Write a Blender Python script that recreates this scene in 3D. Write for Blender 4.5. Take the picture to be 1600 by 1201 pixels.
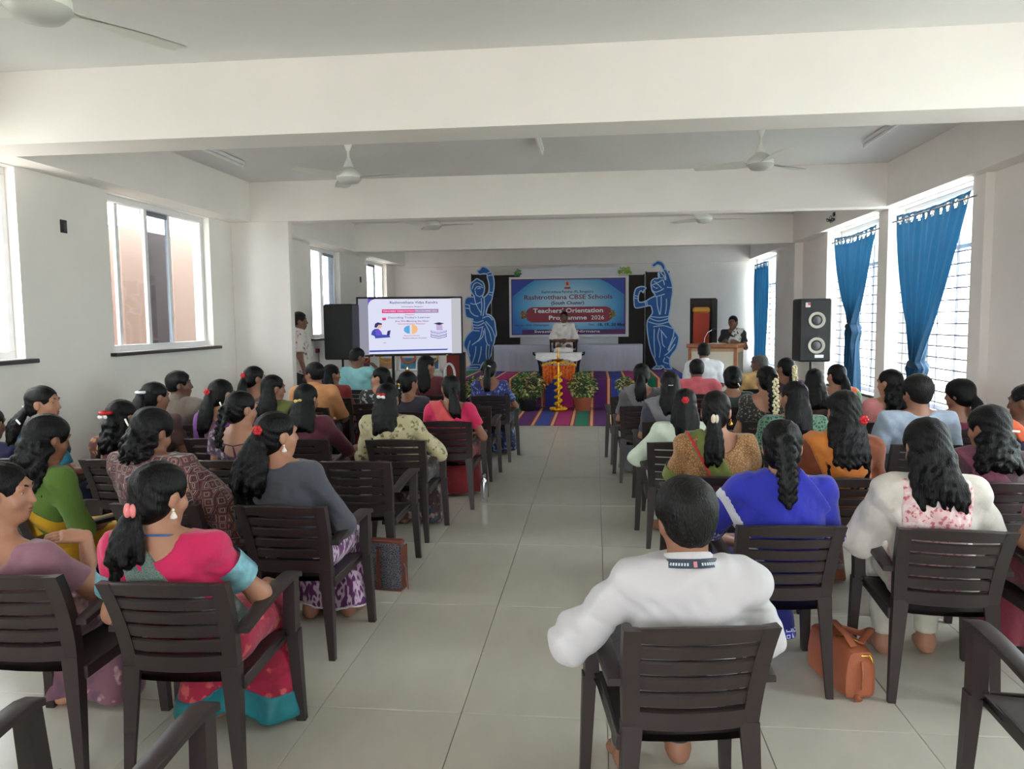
import bpy, math, random
import numpy as np
from mathutils import Vector, Matrix

for o in list(bpy.data.objects):
    bpy.data.objects.remove(o, do_unlink=True)
SC = bpy.context.scene
COL = SC.collection
PI = math.pi

# ------------------------------------------------------------------ camera
cam_d = bpy.data.cameras.new('camera')
cam = bpy.data.objects.new('camera', cam_d)
COL.objects.link(cam)
cam_d.sensor_width = 36.0
cam_d.lens = 1201.13 / 1600 * 36.0
cam_d.clip_start = 0.05
cam_d.clip_end = 400
PITCH, YAW, ROLL, CAMZ = .0839, .1083, -.0105, 1.6194
_f = Vector((-math.sin(YAW) * math.cos(PITCH), math.cos(YAW) * math.cos(PITCH), -math.sin(PITCH)))
_r = Vector((math.cos(YAW), math.sin(YAW), 0))
_u = _r.cross(_f)
_r2 = math.cos(ROLL) * _r + math.sin(ROLL) * _u
_u2 = -math.sin(ROLL) * _r + math.cos(ROLL) * _u
cam.matrix_world = Matrix(((_r2.x, _u2.x, -_f.x, 0), (_r2.y, _u2.y, -_f.y, 0), (_r2.z, _u2.z, -_f.z, CAMZ), (0, 0, 0, 1)))
SC.camera = cam

# ------------------------------------------------------------------ world, light, exposure
world = bpy.data.worlds.new('sky')
SC.world = world
world.use_nodes = True
wn = world.node_tree
bg = wn.nodes['Background']
bg.inputs['Color'].default_value = (.92, .965, 1.0, 1)
bg.inputs['Strength'].default_value = 7.0
SC.view_settings.view_transform = 'Standard'
SC.view_settings.look = 'None'
SC.view_settings.gamma = 1
SC.view_settings.use_curve_mapping = False
SC.view_settings.exposure = 1.26
SC.cycles.sample_clamp_indirect = 10.0
SC.cycles.max_bounces = 14
SC.cycles.diffuse_bounces = 8


def portal(name, loc, rot, sx, sy):
    l = bpy.data.lights.new(name, 'AREA')
    l.shape = 'RECTANGLE'
    l.size, l.size_y = sx, sy
    l.cycles.is_portal = True
    o = bpy.data.objects.new(name, l)
    COL.objects.link(o)
    o.location = loc
    o.rotation_euler = rot
    return o


# room numbers (metres): X right, Y towards the stage, Z up
XL, XR = -4.55, 3.50            # wall faces
BL, BR = -4.29, 3.32            # inner faces of the side beams
ZB, ZC = 2.87, 3.36             # beam soffit, ceiling
YB, Y0 = 17.3, -3.2             # stage wall, wall behind the camera
BEAMS = (0.80, 5.06, 9.35, 13.60)
# openings: (y0, y1, z0, z1)
WL = [(1.9, 2.9, 1.35, 2.86), (3.75, 5.72, 1.35, 2.86), (6.88, 8.80, 1.35, 2.86), (9.72, 10.9, 1.35, 2.86), (12.05, 13.50, 1.35, 2.86), (15.10, 16.62, 1.35, 2.86)]
WR = [(1.9, 2.9, .62, 2.86), (3.2, 4.95, .62, 2.86), (7.53, 9.57, .62, 2.86), (9.88, 11.95, .62, 2.86), (15.55, 17.22, .62, 2.86)]
for y0, y1, z0, z1 in WR:
    portal('daylight_portal', (XR + .30, (y0 + y1) / 2, (z0 + z1) / 2), (0, PI / 2, 0), z1 - z0, y1 - y0)
for y0, y1, z0, z1 in WL:
    portal('daylight_portal', (XL - .30, (y0 + y1) / 2, (z0 + z1) / 2), (0, -PI / 2, 0), z1 - z0, y1 - y0)
portal('daylight_portal', (-.5, Y0 - .3, 1.35), (PI / 2, 0, 0), 1.8, 2.7)


# ------------------------------------------------------------------ materials
MATS = {}


def _new(name):
    m = bpy.data.materials.new(name)
    m.use_nodes = True
    nt = m.node_tree
    b = nt.nodes['Principled BSDF']
    return m, nt, b


def c4(c):
    return (c[0], c[1], c[2], 1)


def S(r, g, b):
    """sRGB 0..255 to linear"""
    f = lambda v: (v / 255 / 12.92) if v / 255 <= .04045 else ((v / 255 + .055) / 1.055) ** 2.4
    return (f(r), f(g), f(b))


def mat(name, col, rough=.6, metal=0., var=.0, scale=8., bump=0., bscale=60., emit=0., spec=.5, sheen=0., vstretch=None, sss=0.):
    if name in MATS:
        return MATS[name]
    m, nt, b = _new(name)
    b.inputs['Base Color'].default_value = c4(col)
    b.inputs['Roughness'].default_value = rough
    b.inputs['Metallic'].default_value = metal
    b.inputs['Specular IOR Level'].default_value = spec
    if sheen:
        b.inputs['Sheen Weight'].default_value = sheen
    if sss:
        b.inputs['Subsurface Weight'].default_value = sss
        b.inputs['Subsurface Radius'].default_value = (.012, .005, .003)
    tc = nt.nodes.new('ShaderNodeTexCoord')
    if var:
        n = nt.nodes.new('ShaderNodeTexNoise')
        n.inputs['Scale'].default_value = scale
        n.inputs['Detail'].default_value = 4
        nt.links.new(tc.outputs['Object'], n.inputs['Vector'])
        r = nt.nodes.new('ShaderNodeValToRGB')
        r.color_ramp.elements[0].position = .3
        r.color_ramp.elements[1].position = .7
        r.color_ramp.elements[0].color = c4([max(0, x * (1 - var)) for x in col])
        r.color_ramp.elements[1].color = c4([min(1, x * (1 + var)) for x in col])
        nt.links.new(n.outputs['Fac'], r.inputs['Fac'])
        nt.links.new(r.outputs['Color'], b.inputs['Base Color'])
    if bump:
        n2 = nt.nodes.new('ShaderNodeTexNoise')
        n2.inputs['Scale'].default_value = bscale
        n2.inputs['Detail'].default_value = 3
        if vstretch:
            mp = nt.nodes.new('ShaderNodeMapping')
            mp.inputs['Scale'].default_value = vstretch
            nt.links.new(tc.outputs['Object'], mp.inputs['Vector'])
            nt.links.new(mp.outputs['Vector'], n2.inputs['Vector'])
        else:
            nt.links.new(tc.outputs['Object'], n2.inputs['Vector'])
        bp = nt.nodes.new('ShaderNodeBump')
        bp.inputs['Strength'].default_value = bump
        bp.inputs['Distance'].default_value = .01
        nt.links.new(n2.outputs['Fac'], bp.inputs['Height'])
        nt.links.new(bp.outputs['Normal'], b.inputs['Normal'])
    if emit:
        b.inputs['Emission Color'].default_value = c4(col)
        b.inputs['Emission Strength'].default_value = emit
    MATS[name] = m
    return m


def ramp_node(nt, stops, constant=True):
    r = nt.nodes.new('ShaderNodeValToRGB')
    cr = r.color_ramp
    cr.interpolation = 'CONSTANT' if constant else 'LINEAR'
    cr.elements[0].position = stops[0][0]
    cr.elements[0].color = c4(stops[0][1])
    cr.elements[1].position = stops[1][0]
    cr.elements[1].color = c4(stops[1][1])
    for p, c in stops[2:]:
        e = cr.elements.new(p)
        e.color = c4(c)
    return r


def print_mat(name, kind, cols, scale=20., rough=.75):
    """printed cloth. kind: floral / geo / ikat / stripe / check / lace"""
    if name in MATS:
        return MATS[name]
    m, nt, b = _new(name)
    b.inputs['Roughness'].default_value = rough
    b.inputs['Sheen Weight'].default_value = .2
    tc = nt.nodes.new('ShaderNodeTexCoord')
    L = nt.links.new
    out = None
    if kind in ('floral', 'geo'):
        v = nt.nodes.new('ShaderNodeTexVoronoi')
        v.inputs['Scale'].default_value = scale
        if kind == 'geo':
            v.distance = 'CHEBYCHEV'
            v.inputs['Randomness'].default_value = .25
        if kind == 'floral':
            nd = nt.nodes.new('ShaderNodeTexNoise')
            nd.inputs['Scale'].default_value = scale * 1.3
            L(tc.outputs['Object'], nd.inputs['Vector'])
            sc_ = nt.nodes.new('ShaderNodeVectorMath')
            sc_.operation = 'SCALE'
            sc_.inputs['Scale'].default_value = 1.5 / scale
            L(nd.outputs['Color'], sc_.inputs[0])
            ad_ = nt.nodes.new('ShaderNodeVectorMath')
            L(tc.outputs['Object'], ad_.inputs[0])
            L(sc_.outputs[0], ad_.inputs[1])
            L(ad_.outputs[0], v.inputs['Vector'])
        else:
            L(tc.outputs['Object'], v.inputs['Vector'])
        n = nt.nodes.new('ShaderNodeTexNoise')
        n.inputs['Scale'].default_value = scale * .8
        L(tc.outputs['Object'], n.inputs['Vector'])
        if kind == 'geo':
            mul = nt.nodes.new('ShaderNodeMath')
            mul.operation = 'MULTIPLY'
            mul.inputs[1].default_value = 2.6
            L(v.outputs['Distance'], mul.inputs[0])
            sep = nt.nodes.new('ShaderNodeSeparateColor')
            L(v.outputs['Color'], sep.inputs['Color'])
            add = nt.nodes.new('ShaderNodeMath')
            add.operation = 'ADD'
            L(mul.outputs[0], add.inputs[0])
            L(sep.outputs[0], add.inputs[1])
            fr = nt.nodes.new('ShaderNodeMath')
            fr.operation = 'FRACT'
            L(add.outputs[0], fr.inputs[0])
            k = len(cols)
            r = ramp_node(nt, [(i / k, c) for i, c in enumerate(cols)])
            L(fr.outputs[0], r.inputs['Fac'])
            out = r.outputs['Color']
        else:
            r = ramp_node(nt, [(0, cols[1]), (.30, cols[1]), (.42, cols[0]), (1, cols[0])], False)
            L(v.outputs['Distance'], r.inputs['Fac'])
            mx = nt.nodes.new('ShaderNodeMix')
            mx.data_type = 'RGBA'
            mx.inputs['B'].default_value = c4(cols[2] if len(cols) > 2 else cols[0])
            r2 = ramp_node(nt, [(0, (0, 0, 0)), (.52, (0, 0, 0)), (.60, (1, 1, 1))], False)
            L(n.outputs['Fac'], r2.inputs['Fac'])
            L(r2.outputs['Color'], mx.inputs['Factor'])
            L(r.outputs['Color'], mx.inputs['A'])
            out = mx.outputs['Result']
    elif kind == 'ikat':
        mp = nt.nodes.new('ShaderNodeMapping')
        mp.inputs['Scale'].default_value = (1, 1, .45)
        L(tc.outputs['Object'], mp.inputs['Vector'])
        n = nt.nodes.new('ShaderNodeTexNoise')
        n.inputs['Scale'].default_value = scale
        n.inputs['Detail'].default_value = 1.5
        L(mp.outputs['Vector'], n.inputs['Vector'])
        r = ramp_node(nt, [(0, cols[0]), (.46, cols[0]), (.52, cols[1]), (.60, cols[1]), (.66, cols[0])], False)
        L(n.outputs['Fac'], r.inputs['Fac'])
        out = r.outputs['Color']
    elif kind in ('stripe', 'check'):
        s = nt.nodes.new('ShaderNodeSeparateXYZ')
        L(tc.outputs['Object'], s.inputs[0])
        mul = nt.nodes.new('ShaderNodeMath')
        mul.operation = 'MULTIPLY'
        mul.inputs[1].default_value = scale
        L(s.outputs['X' if kind == 'stripe' else 'Z'], mul.inputs[0])
        fr = nt.nodes.new('ShaderNodeMath')
        fr.operation = 'FRACT'
        L(mul.outputs[0], fr.inputs[0])
        k = len(cols)
        r = ramp_node(nt, [(i / k, c) for i, c in enumerate(cols)])
        L(fr.outputs[0], r.inputs['Fac'])
        out = r.outputs['Color']
    elif kind == 'lace':
        v = nt.nodes.new('ShaderNodeTexVoronoi')
        v.feature = 'DISTANCE_TO_EDGE'
        v.inputs['Scale'].default_value = scale
        L(tc.outputs['Object'], v.inputs['Vector'])
        r = ramp_node(nt, [(0, cols[1]), (.10, cols[1]), (.14, cols[0])], False)
        L(v.outputs['Distance'], r.inputs['Fac'])
        out = r.outputs['Color']
    L(out, b.inputs['Base Color'])
    n3 = nt.nodes.new('ShaderNodeTexNoise')
    n3.inputs['Scale'].default_value = 25
    L(tc.outputs['Object'], n3.inputs['Vector'])
    bp = nt.nodes.new('ShaderNodeBump')
    bp.inputs['Strength'].default_value = .3
    bp.inputs['Distance'].default_value = .01
    L(n3.outputs['Fac'], bp.inputs['Height'])
    L(bp.outputs['Normal'], b.inputs['Normal'])
    MATS[name] = m
    return m


def cloth(name, col, rough=.8):
    return mat('cloth_' + name, col, rough, var=.12, scale=9, bump=.55, bscale=22, sheen=.2)


def glass_mat(name, tint, refl=.06):
    if name in MATS:
        return MATS[name]
    m, nt, b = _new(name)
    nt.nodes.remove(b)
    t = nt.nodes.new('ShaderNodeBsdfTransparent')
    t.inputs['Color'].default_value = c4(tint)
    g = nt.nodes.new('ShaderNodeBsdfGlossy')
    g.inputs['Roughness'].default_value = .03
    mx = nt.nodes.new('ShaderNodeMixShader')
    mx.inputs[0].default_value = refl
    nt.links.new(t.outputs[0], mx.inputs[1])
    nt.links.new(g.outputs[0], mx.inputs[2])
    nt.links.new(mx.outputs[0], nt.nodes['Material Output'].inputs['Surface'])
    MATS[name] = m
    return m


WALL = mat('wall_paint', S(240, 235, 231), .75, var=.03, scale=1.3, bump=.05, bscale=140)
CEIL = mat('ceiling_paint', S(218, 217, 216), .85, var=.03, scale=1.1)  # shade in the colour: toned down for the weaker light reaching upward
WHITE = mat('white_upvc', S(232, 232, 234), .4)
STONE = mat('sill_granite', S(52, 44, 50), .35, var=.4, scale=90)
CHAIRM = mat('brown_plastic', S(47, 37, 37), .42, var=.06, scale=20, bump=.06, bscale=400)
BLACKP = mat('black_plastic', S(22, 23, 27), .5, var=.1)
BLACKM = mat('black_metal', S(20, 20, 22), .35, metal=.4)
BRASS = mat('brass', S(190, 140, 52), .28, metal=1)
STEEL = mat('steel', S(200, 200, 205), .25, metal=1)
HAIR = mat('black_hair', (.0022, .0019, .0024), .38, bump=.55, bscale=9, vstretch=(26, 26, 2.2), spec=.2)
HAIRS = mat('black_short_hair', (.0035, .003, .0032), .45, bump=.6, bscale=60, vstretch=(3, 3, 1.2), spec=.25)
HAIRG = mat('greying_hair', (.06, .056, .052), .55, bump=.8, bscale=60, vstretch=(3, 3, 1.2))
SKIN = {}
for i, (r, g, b_) in enumerate(((170, 122, 98), (146, 102, 80), (112, 78, 62), (186, 140, 114))):
    SKIN[i] = mat('skin_tone', S(r, g, b_), .5, var=.05, scale=14, sss=.08) if i == 0 else mat('skin_tone_%s' % ('tan', 'brown', 'dark', 'light')[i], S(r, g, b_), .5, var=.05, scale=14, sss=.08)
EYEW = mat('eye_white', S(178, 168, 158), .3)
EYEB = mat('eye_iris', S(28, 18, 14), .15)
LIPS = mat('lip', S(130, 70, 62), .45)
GOLD = mat('gold', S(214, 168, 80), .25, metal=1)
PEARL = mat('pearl', S(232, 224, 212), .2)


# ------------------------------------------------------------------ mesh builder
class MB:
    def __init__(s):
        s.v, s.f = [], []

    def add(s, vs, fs):
        n = len(s.v)
        s.v += [tuple(v) for v in vs]
        s.f += [tuple(i + n for i in f) for f in fs]
        return s

    def box(s, c, size, bev=0., M=None):
        hx, hy, hz = [a / 2 for a in size]
        b = min(bev, hx * .9, hy * .9, hz * .9)
        c = Vector(c)
        vs, fs = [], []
        if b <= 0:
            vs = [Vector((x, y, z)) for x in (-hx, hx) for y in (-hy, hy) for z in (-hz, hz)]
            fs = [(0, 1, 3, 2), (4, 6, 7, 5), (0, 4, 5, 1), (2, 3, 7, 6), (0, 2, 6, 4), (1, 5, 7, 3)]
        else:
            idx = {}
            for sx in (-1, 1):
                for sy in (-1, 1):
                    for sz in (-1, 1):
                        for ax in range(3):
                            p = [sx * (hx - b), sy * (hy - b), sz * (hz - b)]
                            p[ax] = (sx * hx, sy * hy, sz * hz)[ax]
                            idx[(sx, sy, sz, ax)] = len(vs)
                            vs.append(Vector(p))
            for ax in range(3):
                o1, o2 = [a for a in range(3) if a != ax]
                for sg in (-1, 1):
                    q = []
                    for (a, d) in ((-1, -1), (1, -1), (1, 1), (-1, 1)):
                        k = [0, 0, 0]
                        k[ax], k[o1], k[o2] = sg, a, d
                        q.append(idx[(k[0], k[1], k[2], ax)])
                    fs.append(tuple(q))
            for ax in range(3):
                o1, o2 = [a for a in range(3) if a != ax]
                for a in (-1, 1):
                    for d in (-1, 1):
                        q = []
                        for sg, fa in ((-1, o1), (1, o1), (1, o2), (-1, o2)):
                            k = [0, 0, 0]
                            k[ax], k[o1], k[o2] = sg, a, d
                            q.append(idx[(k[0], k[1], k[2], fa)])
                        fs.append(tuple(q))
            for sx in (-1, 1):
                for sy in (-1, 1):
                    for sz in (-1, 1):
                        fs.append(tuple(idx[(sx, sy, sz, ax)] for ax in range(3)))
        if M is not None:
            vs = [M @ v for v in vs]
        return s.add([v + c for v in vs], fs)

    def tube(s, pts, radii, n=8, cap=True, flat=None):
        """flat: (wx, wz) multiplies the ring axes"""
        pts = [Vector(p) for p in pts]
        if not hasattr(radii, '__len__'):
            radii = [radii] * len(pts)
        up = Vector((0, 0, 1))
        rings = []
        vs = []
        prev = None
        for i, p in enumerate(pts):
            t = (pts[min(i + 1, len(pts) - 1)] - pts[max(i - 1, 0)])
            if t.length < 1e-9:
                t = Vector((0, 0, 1))
            t.normalize()
            if prev is None:
                a = up.cross(t) if abs(t.dot(up)) < .95 else Vector((1, 0, 0)).cross(t)
            else:
                a = prev - t * prev.dot(t)
            if a.length < 1e-6:
                a = Vector((1, 0, 0))
            a.normalize()
            prev = a
            b = t.cross(a)
            fx, fz = flat if flat else (1, 1)
            for k in range(n):
                an = 2 * PI * k / n
                vs.append(p + a * math.cos(an) * radii[i] * fx + b * math.sin(an) * radii[i] * fz)
        fs = []
        for i in range(len(pts) - 1):
            for k in range(n):
                fs.append((i * n + k, i * n + (k + 1) % n, (i + 1) * n + (k + 1) % n, (i + 1) * n + k))
        if cap:
            fs.append(tuple(range(n))[::-1])
            fs.append(tuple((len(pts) - 1) * n + k for k in range(n)))
        return s.add(vs, fs)

    def lathe(s, prof, c=(0, 0, 0), n=20, axis='z'):
        vs, fs = [], []
        for r, z in prof:
            for k in range(n):
                an = 2 * PI * k / n
                p = (r * math.cos(an), r * math.sin(an), z)
                if axis == 'y':
                    p = (p[0], p[2], p[1])
                if axis == 'x':
                    p = (p[2], p[0], p[1])
                vs.append((p[0] + c[0], p[1] + c[1], p[2] + c[2]))
        for i in range(len(prof) - 1):
            for k in range(n):
                fs.append((i * n + k, i * n + (k + 1) % n, (i + 1) * n + (k + 1) % n, (i + 1) * n + k))
        fs.append(tuple(range(n))[::-1])
        fs.append(tuple((len(prof) - 1) * n + k for k in range(n)))
        return s.add(vs, fs)

    def ball(s, c, r, n=10, m=6):
        if not hasattr(r, '__len__'):
            r = (r, r, r)
        vs, fs = [], []
        for i in range(m + 1):
            th = PI * i / m
            for k in range(n):
                ph = 2 * PI * k / n
                vs.append((c[0] + r[0] * math.sin(th) * math.cos(ph), c[1] + r[1] * math.sin(th) * math.sin(ph), c[2] + r[2] * math.cos(th)))
        for i in range(m):
            for k in range(n):
                fs.append((i * n + k, (i + 1) * n + k, (i + 1) * n + (k + 1) % n, i * n + (k + 1) % n))
        return s.add(vs, fs)

    def prism_xz(s, outline, y0, y1):
        """outline in (x,z), extruded from y0 to y1"""
        n = len(outline)
        vs = [(x, y0, z) for x, z in outline] + [(x, y1, z) for x, z in outline]
        fs = [tuple(range(n)), tuple(range(n, 2 * n))[::-1]]
        for i in range(n):
            j = (i + 1) % n
            fs.append((i, n + i, n + j, j))
        return s.add(vs, fs)

    def quadstrip(s, rows):
        """rows of equal length points -> grid"""
        m = len(rows[0])
        vs = [p for r in rows for p in r]
        fs = []
        for i in range(len(rows) - 1):
            for k in range(m - 1):
                fs.append((i * m + k, i * m + k + 1, (i + 1) * m + k + 1, (i + 1) * m + k))
        return s.add(vs, fs)

    def build(s, name, m, parent=None, smooth=None, kind=None):
        me = bpy.data.meshes.new(name)
        me.from_pydata([tuple(v) for v in s.v], [], s.f)
        me.validate()
        import bmesh
        bm = bmesh.new()
        bm.from_mesh(me)
        bmesh.ops.recalc_face_normals(bm, faces=bm.faces)
        bm.to_mesh(me)
        bm.free()
        if smooth is not None:
            me.shade_smooth() if smooth >= 180 else me.set_sharp_from_angle(angle=math.radians(smooth))
            if smooth < 180:
                for p in me.polygons:
                    p.use_smooth = True
        return link(name, me, m, parent, kind)


def link(name, me, m, parent=None, kind=None):
    if m is not None and not me.materials:
        me.materials.append(m)
    o = bpy.data.objects.new(name, me)
    COL.objects.link(o)
    if parent is not None:
        o.parent = parent
    if kind:
        o['kind'] = kind
    return o


def tag(o, label, cat, group=None):
    o['label'] = label
    o['category'] = cat
    if group:
        o['group'] = group
    return o


def thing(name, label, cat, loc=(0, 0, 0), rz=0., group=None):
    o = bpy.data.objects.new(name, None)
    COL.objects.link(o)
    o.empty_display_size = .1
    o.location = loc
    o.rotation_euler = (0, 0, rz)
    return tag(o, label, cat, group)


def struct(o, label=None):
    o['kind'] = 'structure'
    if label:
        o['label'] = label
    return o


def sempty(name, loc=(0, 0, 0)):
    o = bpy.data.objects.new(name, None)
    COL.objects.link(o)
    o.location = loc
    o['kind'] = 'structure'
    return o


def copy_tree(o, parent=None):
    c = o.copy()
    COL.objects.link(c)
    c.parent = parent
    for ch in list(o.children):
        copy_tree(ch, c)
    return c


def text_mesh(name, txt, size, loc, m, parent, ext=.002, bold=.0, align='CENTER', width=None):
    """text standing in the XZ plane, read from -Y"""
    cu = bpy.data.curves.new(name, 'FONT')
    cu.body = txt
    cu.size = size
    cu.align_x = align
    cu.align_y = 'CENTER'
    cu.extrude = ext
    cu.offset = bold
    cu.resolution_u = 2
    o = bpy.data.objects.new(name, cu)
    COL.objects.link(o)
    dg = bpy.context.evaluated_depsgraph_get()
    me = bpy.data.meshes.new_from_object(o.evaluated_get(dg))
    bpy.data.objects.remove(o, do_unlink=True)
    n = len(me.vertices)
    co = np.empty(n * 3)
    me.vertices.foreach_get('co', co)
    co = co.reshape(-1, 3)
    k = 1.
    if width:
        k = width / max(1e-6, co[:, 0].max() - co[:, 0].min())
    out = np.stack([co[:, 0] * k, -co[:, 2], co[:, 1]], 1)
    me.vertices.foreach_set('co', out.ravel())
    me.update()
    me.materials.clear()
    ob = link(name, me, m, parent)
    ob.location = loc
    return ob

# ================================================================== the room
rng = random.Random(7)

# floor: slab (joint colour) + every tile as a piece
TILE = mat('floor_tile', S(188, 184, 172), .30, var=.05, scale=3.5, bump=.02, bscale=30)
fl = MB().box(((XL + XR) / 2, (Y0 + YB) / 2, -.065), (XR - XL + .5, YB - Y0 + .5, .11)).build('floor', mat('tile_joint', S(160, 154, 143), .7))
struct(fl, 'pale grey rectangular floor tiles')
tile_me = None
xs = [XL] + [-.5535 + .6 * k for k in range(-12, 12) if XL + .02 < -.5535 + .6 * k < XR - .02] + [XR]
ys = [Y0] + [3.017 + 1.2 * k for k in range(-12, 20) if Y0 + .02 < 3.017 + 1.2 * k < YB - .02] + [YB]
for i in range(len(xs) - 1):
    for j in range(len(ys) - 1):
        if tile_me is None:
            t = MB().box((0, 0, 0), (1, 1, .012), .0025).build('tile', TILE, fl)
            tile_me = t.data
        else:
            t = link('tile', tile_me, None, fl)
        t.location = ((xs[i] + xs[i + 1]) / 2, (ys[j] + ys[j + 1]) / 2, -.006 + rng.uniform(-.0004, .0004))
        t.scale = (xs[i + 1] - xs[i] - .0025, ys[j + 1] - ys[j] - .0025, 1)

struct(MB().box(((XL + XR) / 2, (Y0 + YB) / 2, ZC + .1), (XR - XL + .8, YB - Y0 + .8, .2)).build('ceiling', CEIL))


def wall_with_openings(name, x0, x1, ops):
    b = MB()
    cuts = sorted(ops)
    y = Y0 - .2
    for (a, c, z0, z1) in cuts:
        b.box(((x0 + x1) / 2, (y + a) / 2, ZC / 2), (abs(x1 - x0), a - y, ZC))
        b.box(((x0 + x1) / 2, (a + c) / 2, z0 / 2), (abs(x1 - x0), c - a, z0))
        b.box(((x0 + x1) / 2, (a + c) / 2, (z1 + ZC) / 2), (abs(x1 - x0), c - a, ZC - z1))
        y = c
    b.box(((x0 + x1) / 2, (y + YB + .2) / 2, ZC / 2), (abs(x1 - x0), YB + .2 - y, ZC))
    return struct(b.build(name, WALL))


wall_with_openings('wall_left', XL - .22, XL, WL)
wall_with_openings('wall_right', XR, XR + .22, WR)
struct(MB().box(((XL + XR) / 2, YB + .1, ZC / 2), (XR - XL + .44, .2, ZC)).build('wall_back', WALL))
b = MB()
b.box(((XL - .22 - 1.4) / 2, Y0 - .1, ZC / 2), (-1.4 - XL + .22, .2, ZC))
b.box(((XR + .22 + .4) / 2, Y0 - .1, ZC / 2), (XR - .4 + .22, .2, ZC))
b.box((-.5, Y0 - .1, (2.7 + ZC) / 2), (1.8, .2, ZC - 2.7))
struct(b.build('wall_front', WALL))

# beams
struct(MB().box(((XL + BL) / 2, (Y0 + YB) / 2, (ZB + ZC) / 2), (BL - XL, YB - Y0, ZC - ZB)).build('beam_left', WALL))
struct(MB().box(((XR + BR) / 2, (Y0 + YB) / 2, (ZB + ZC) / 2), (XR - BR, YB - Y0, ZC - ZB)).build('beam_right', WALL))
for y, bw_ in zip(BEAMS, (.36, .36, .23, .23)):
    struct(MB().box(((BL + BR) / 2, y + bw_ / 2, (ZB + ZC) / 2 - .001), (BR - BL, bw_, ZC - ZB)).build('beam_cross', WALL))
struct(MB().box(((BL + BR) / 2, YB - .04, (2.82 + ZC) / 2), (BR - BL, .08, ZC - 2.82)).build('beam_back', WALL))
struct(MB().box(((XL - 3.80) / 2, 9.35 + .06, ZB / 2), (-3.80 - XL, .12, ZB), .006).build('column_left', WALL))
struct(MB().box((XR - .04, 7.415, ZB / 2), (.08, .23, ZB), .004).build('column_right', WALL))
struct(MB().box((XR - .04, 9.725, ZB / 2), (.08, .31, ZB), .004).build('column_right', WALL))
struct(MB().box((XR - .04, 12.08, ZB / 2), (.08, .24, ZB), .004).build('column_right', WALL))
struct(MB().box((XR - .07, 13.85, ZB / 2), (.14, .5, ZB), .004).build('column_right', WALL))

# baseboards
bbm = mat('skirting_tile', S(160, 154, 142), .4, var=.08)
struct(MB().box((XL + .006, (Y0 + YB) / 2, .05), (.012, YB - Y0, .10)).build('baseboard_left', bbm))
struct(MB().box((XR - .006, (Y0 + YB) / 2, .05), (.012, YB - Y0, .10)).build('baseboard_right', bbm))
struct(MB().box(((XL + XR) / 2, YB - .006, .05), (XR - XL, .012, .10)).build('baseboard_back', bbm))

GL = glass_mat('window_glass_clear', (.93, .96, .96), .08)
GLG = glass_mat('window_glass_grey', (.42, .47, .52), .10)
GRILL = mat('grill_paint', S(120, 120, 138), .5)


def bar(nm, c, size, m, par, bev=.004):
    return MB().box(c, size, bev).build(nm, m, par)


def left_window(idx, y0, y1, z0, z1, mull, panes):
    """sliding window set deep in the left wall; mull = fractions of upright bars, panes = which gaps are glazed (1 clear, 2 grey)"""
    r = sempty('window_%d' % idx, (0, 0, 0))
    x = XL - .13
    bar('frame_rail', (x, (y0 + y1) / 2, z1 - .03), (.09, y1 - y0, .06), WHITE, r)
    bar('frame_rail', (x, (y0 + y1) / 2, z0 + .03), (.09, y1 - y0, .06), WHITE, r)
    bar('frame_stile', (x, y0 + .03, (z0 + z1) / 2), (.09, .06, z1 - z0 - .12), WHITE, r)
    bar('frame_stile', (x, y1 - .03, (z0 + z1) / 2), (.09, .06, z1 - z0 - .12), WHITE, r)
    ed = [0] + list(mull) + [1]
    for k, fr in enumerate(mull):
        bar('mullion', (x + (.018 if k % 2 else -.018), y0 + fr * (y1 - y0), (z0 + z1) / 2), (.035, .055, z1 - z0 - .12), WHITE, r)
    for k, p in enumerate(panes):
        if p:
            ya, yb = y0 + ed[k] * (y1 - y0), y0 + ed[k + 1] * (y1 - y0)
            MB().box((x + (.018 if k % 2 else -.018), (ya + yb) / 2, (z0 + z1) / 2), (.006, yb - ya - .05, z1 - z0 - .12)).build('pane', GL if p == 1 else GLG, r)
            if p == 2:
                bar('sash_rail', (x + (.018 if k % 2 else -.018), (ya + yb) / 2, z1 - .085), (.03, yb - ya, .045), mat('sash_grey', S(120, 122, 130), .4), r)
    MB().box((XL - .05, (y0 + y1) / 2, z0 - .02), (.24, y1 - y0 + .14, .035), .006).build('window_sill', STONE, r)


left_window(1, *WL[0], (.33, .66), (1, 1, 1))
left_window(2, *WL[1], (.33, .66), (1, 1, 0))
left_window(3, *WL[2], (.17, .40, .66), (0, 1, 2, 1))
left_window(4, *WL[3], (.5,), (0, 1))  # added window, unseen behind the column, brings more light to the stage end
left_window(5, *WL[4], (.25, .5, .62), (0, 1, 1, 2))
left_window(6, *WL[5], (.3, .62), (1, 2, 0))


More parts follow.
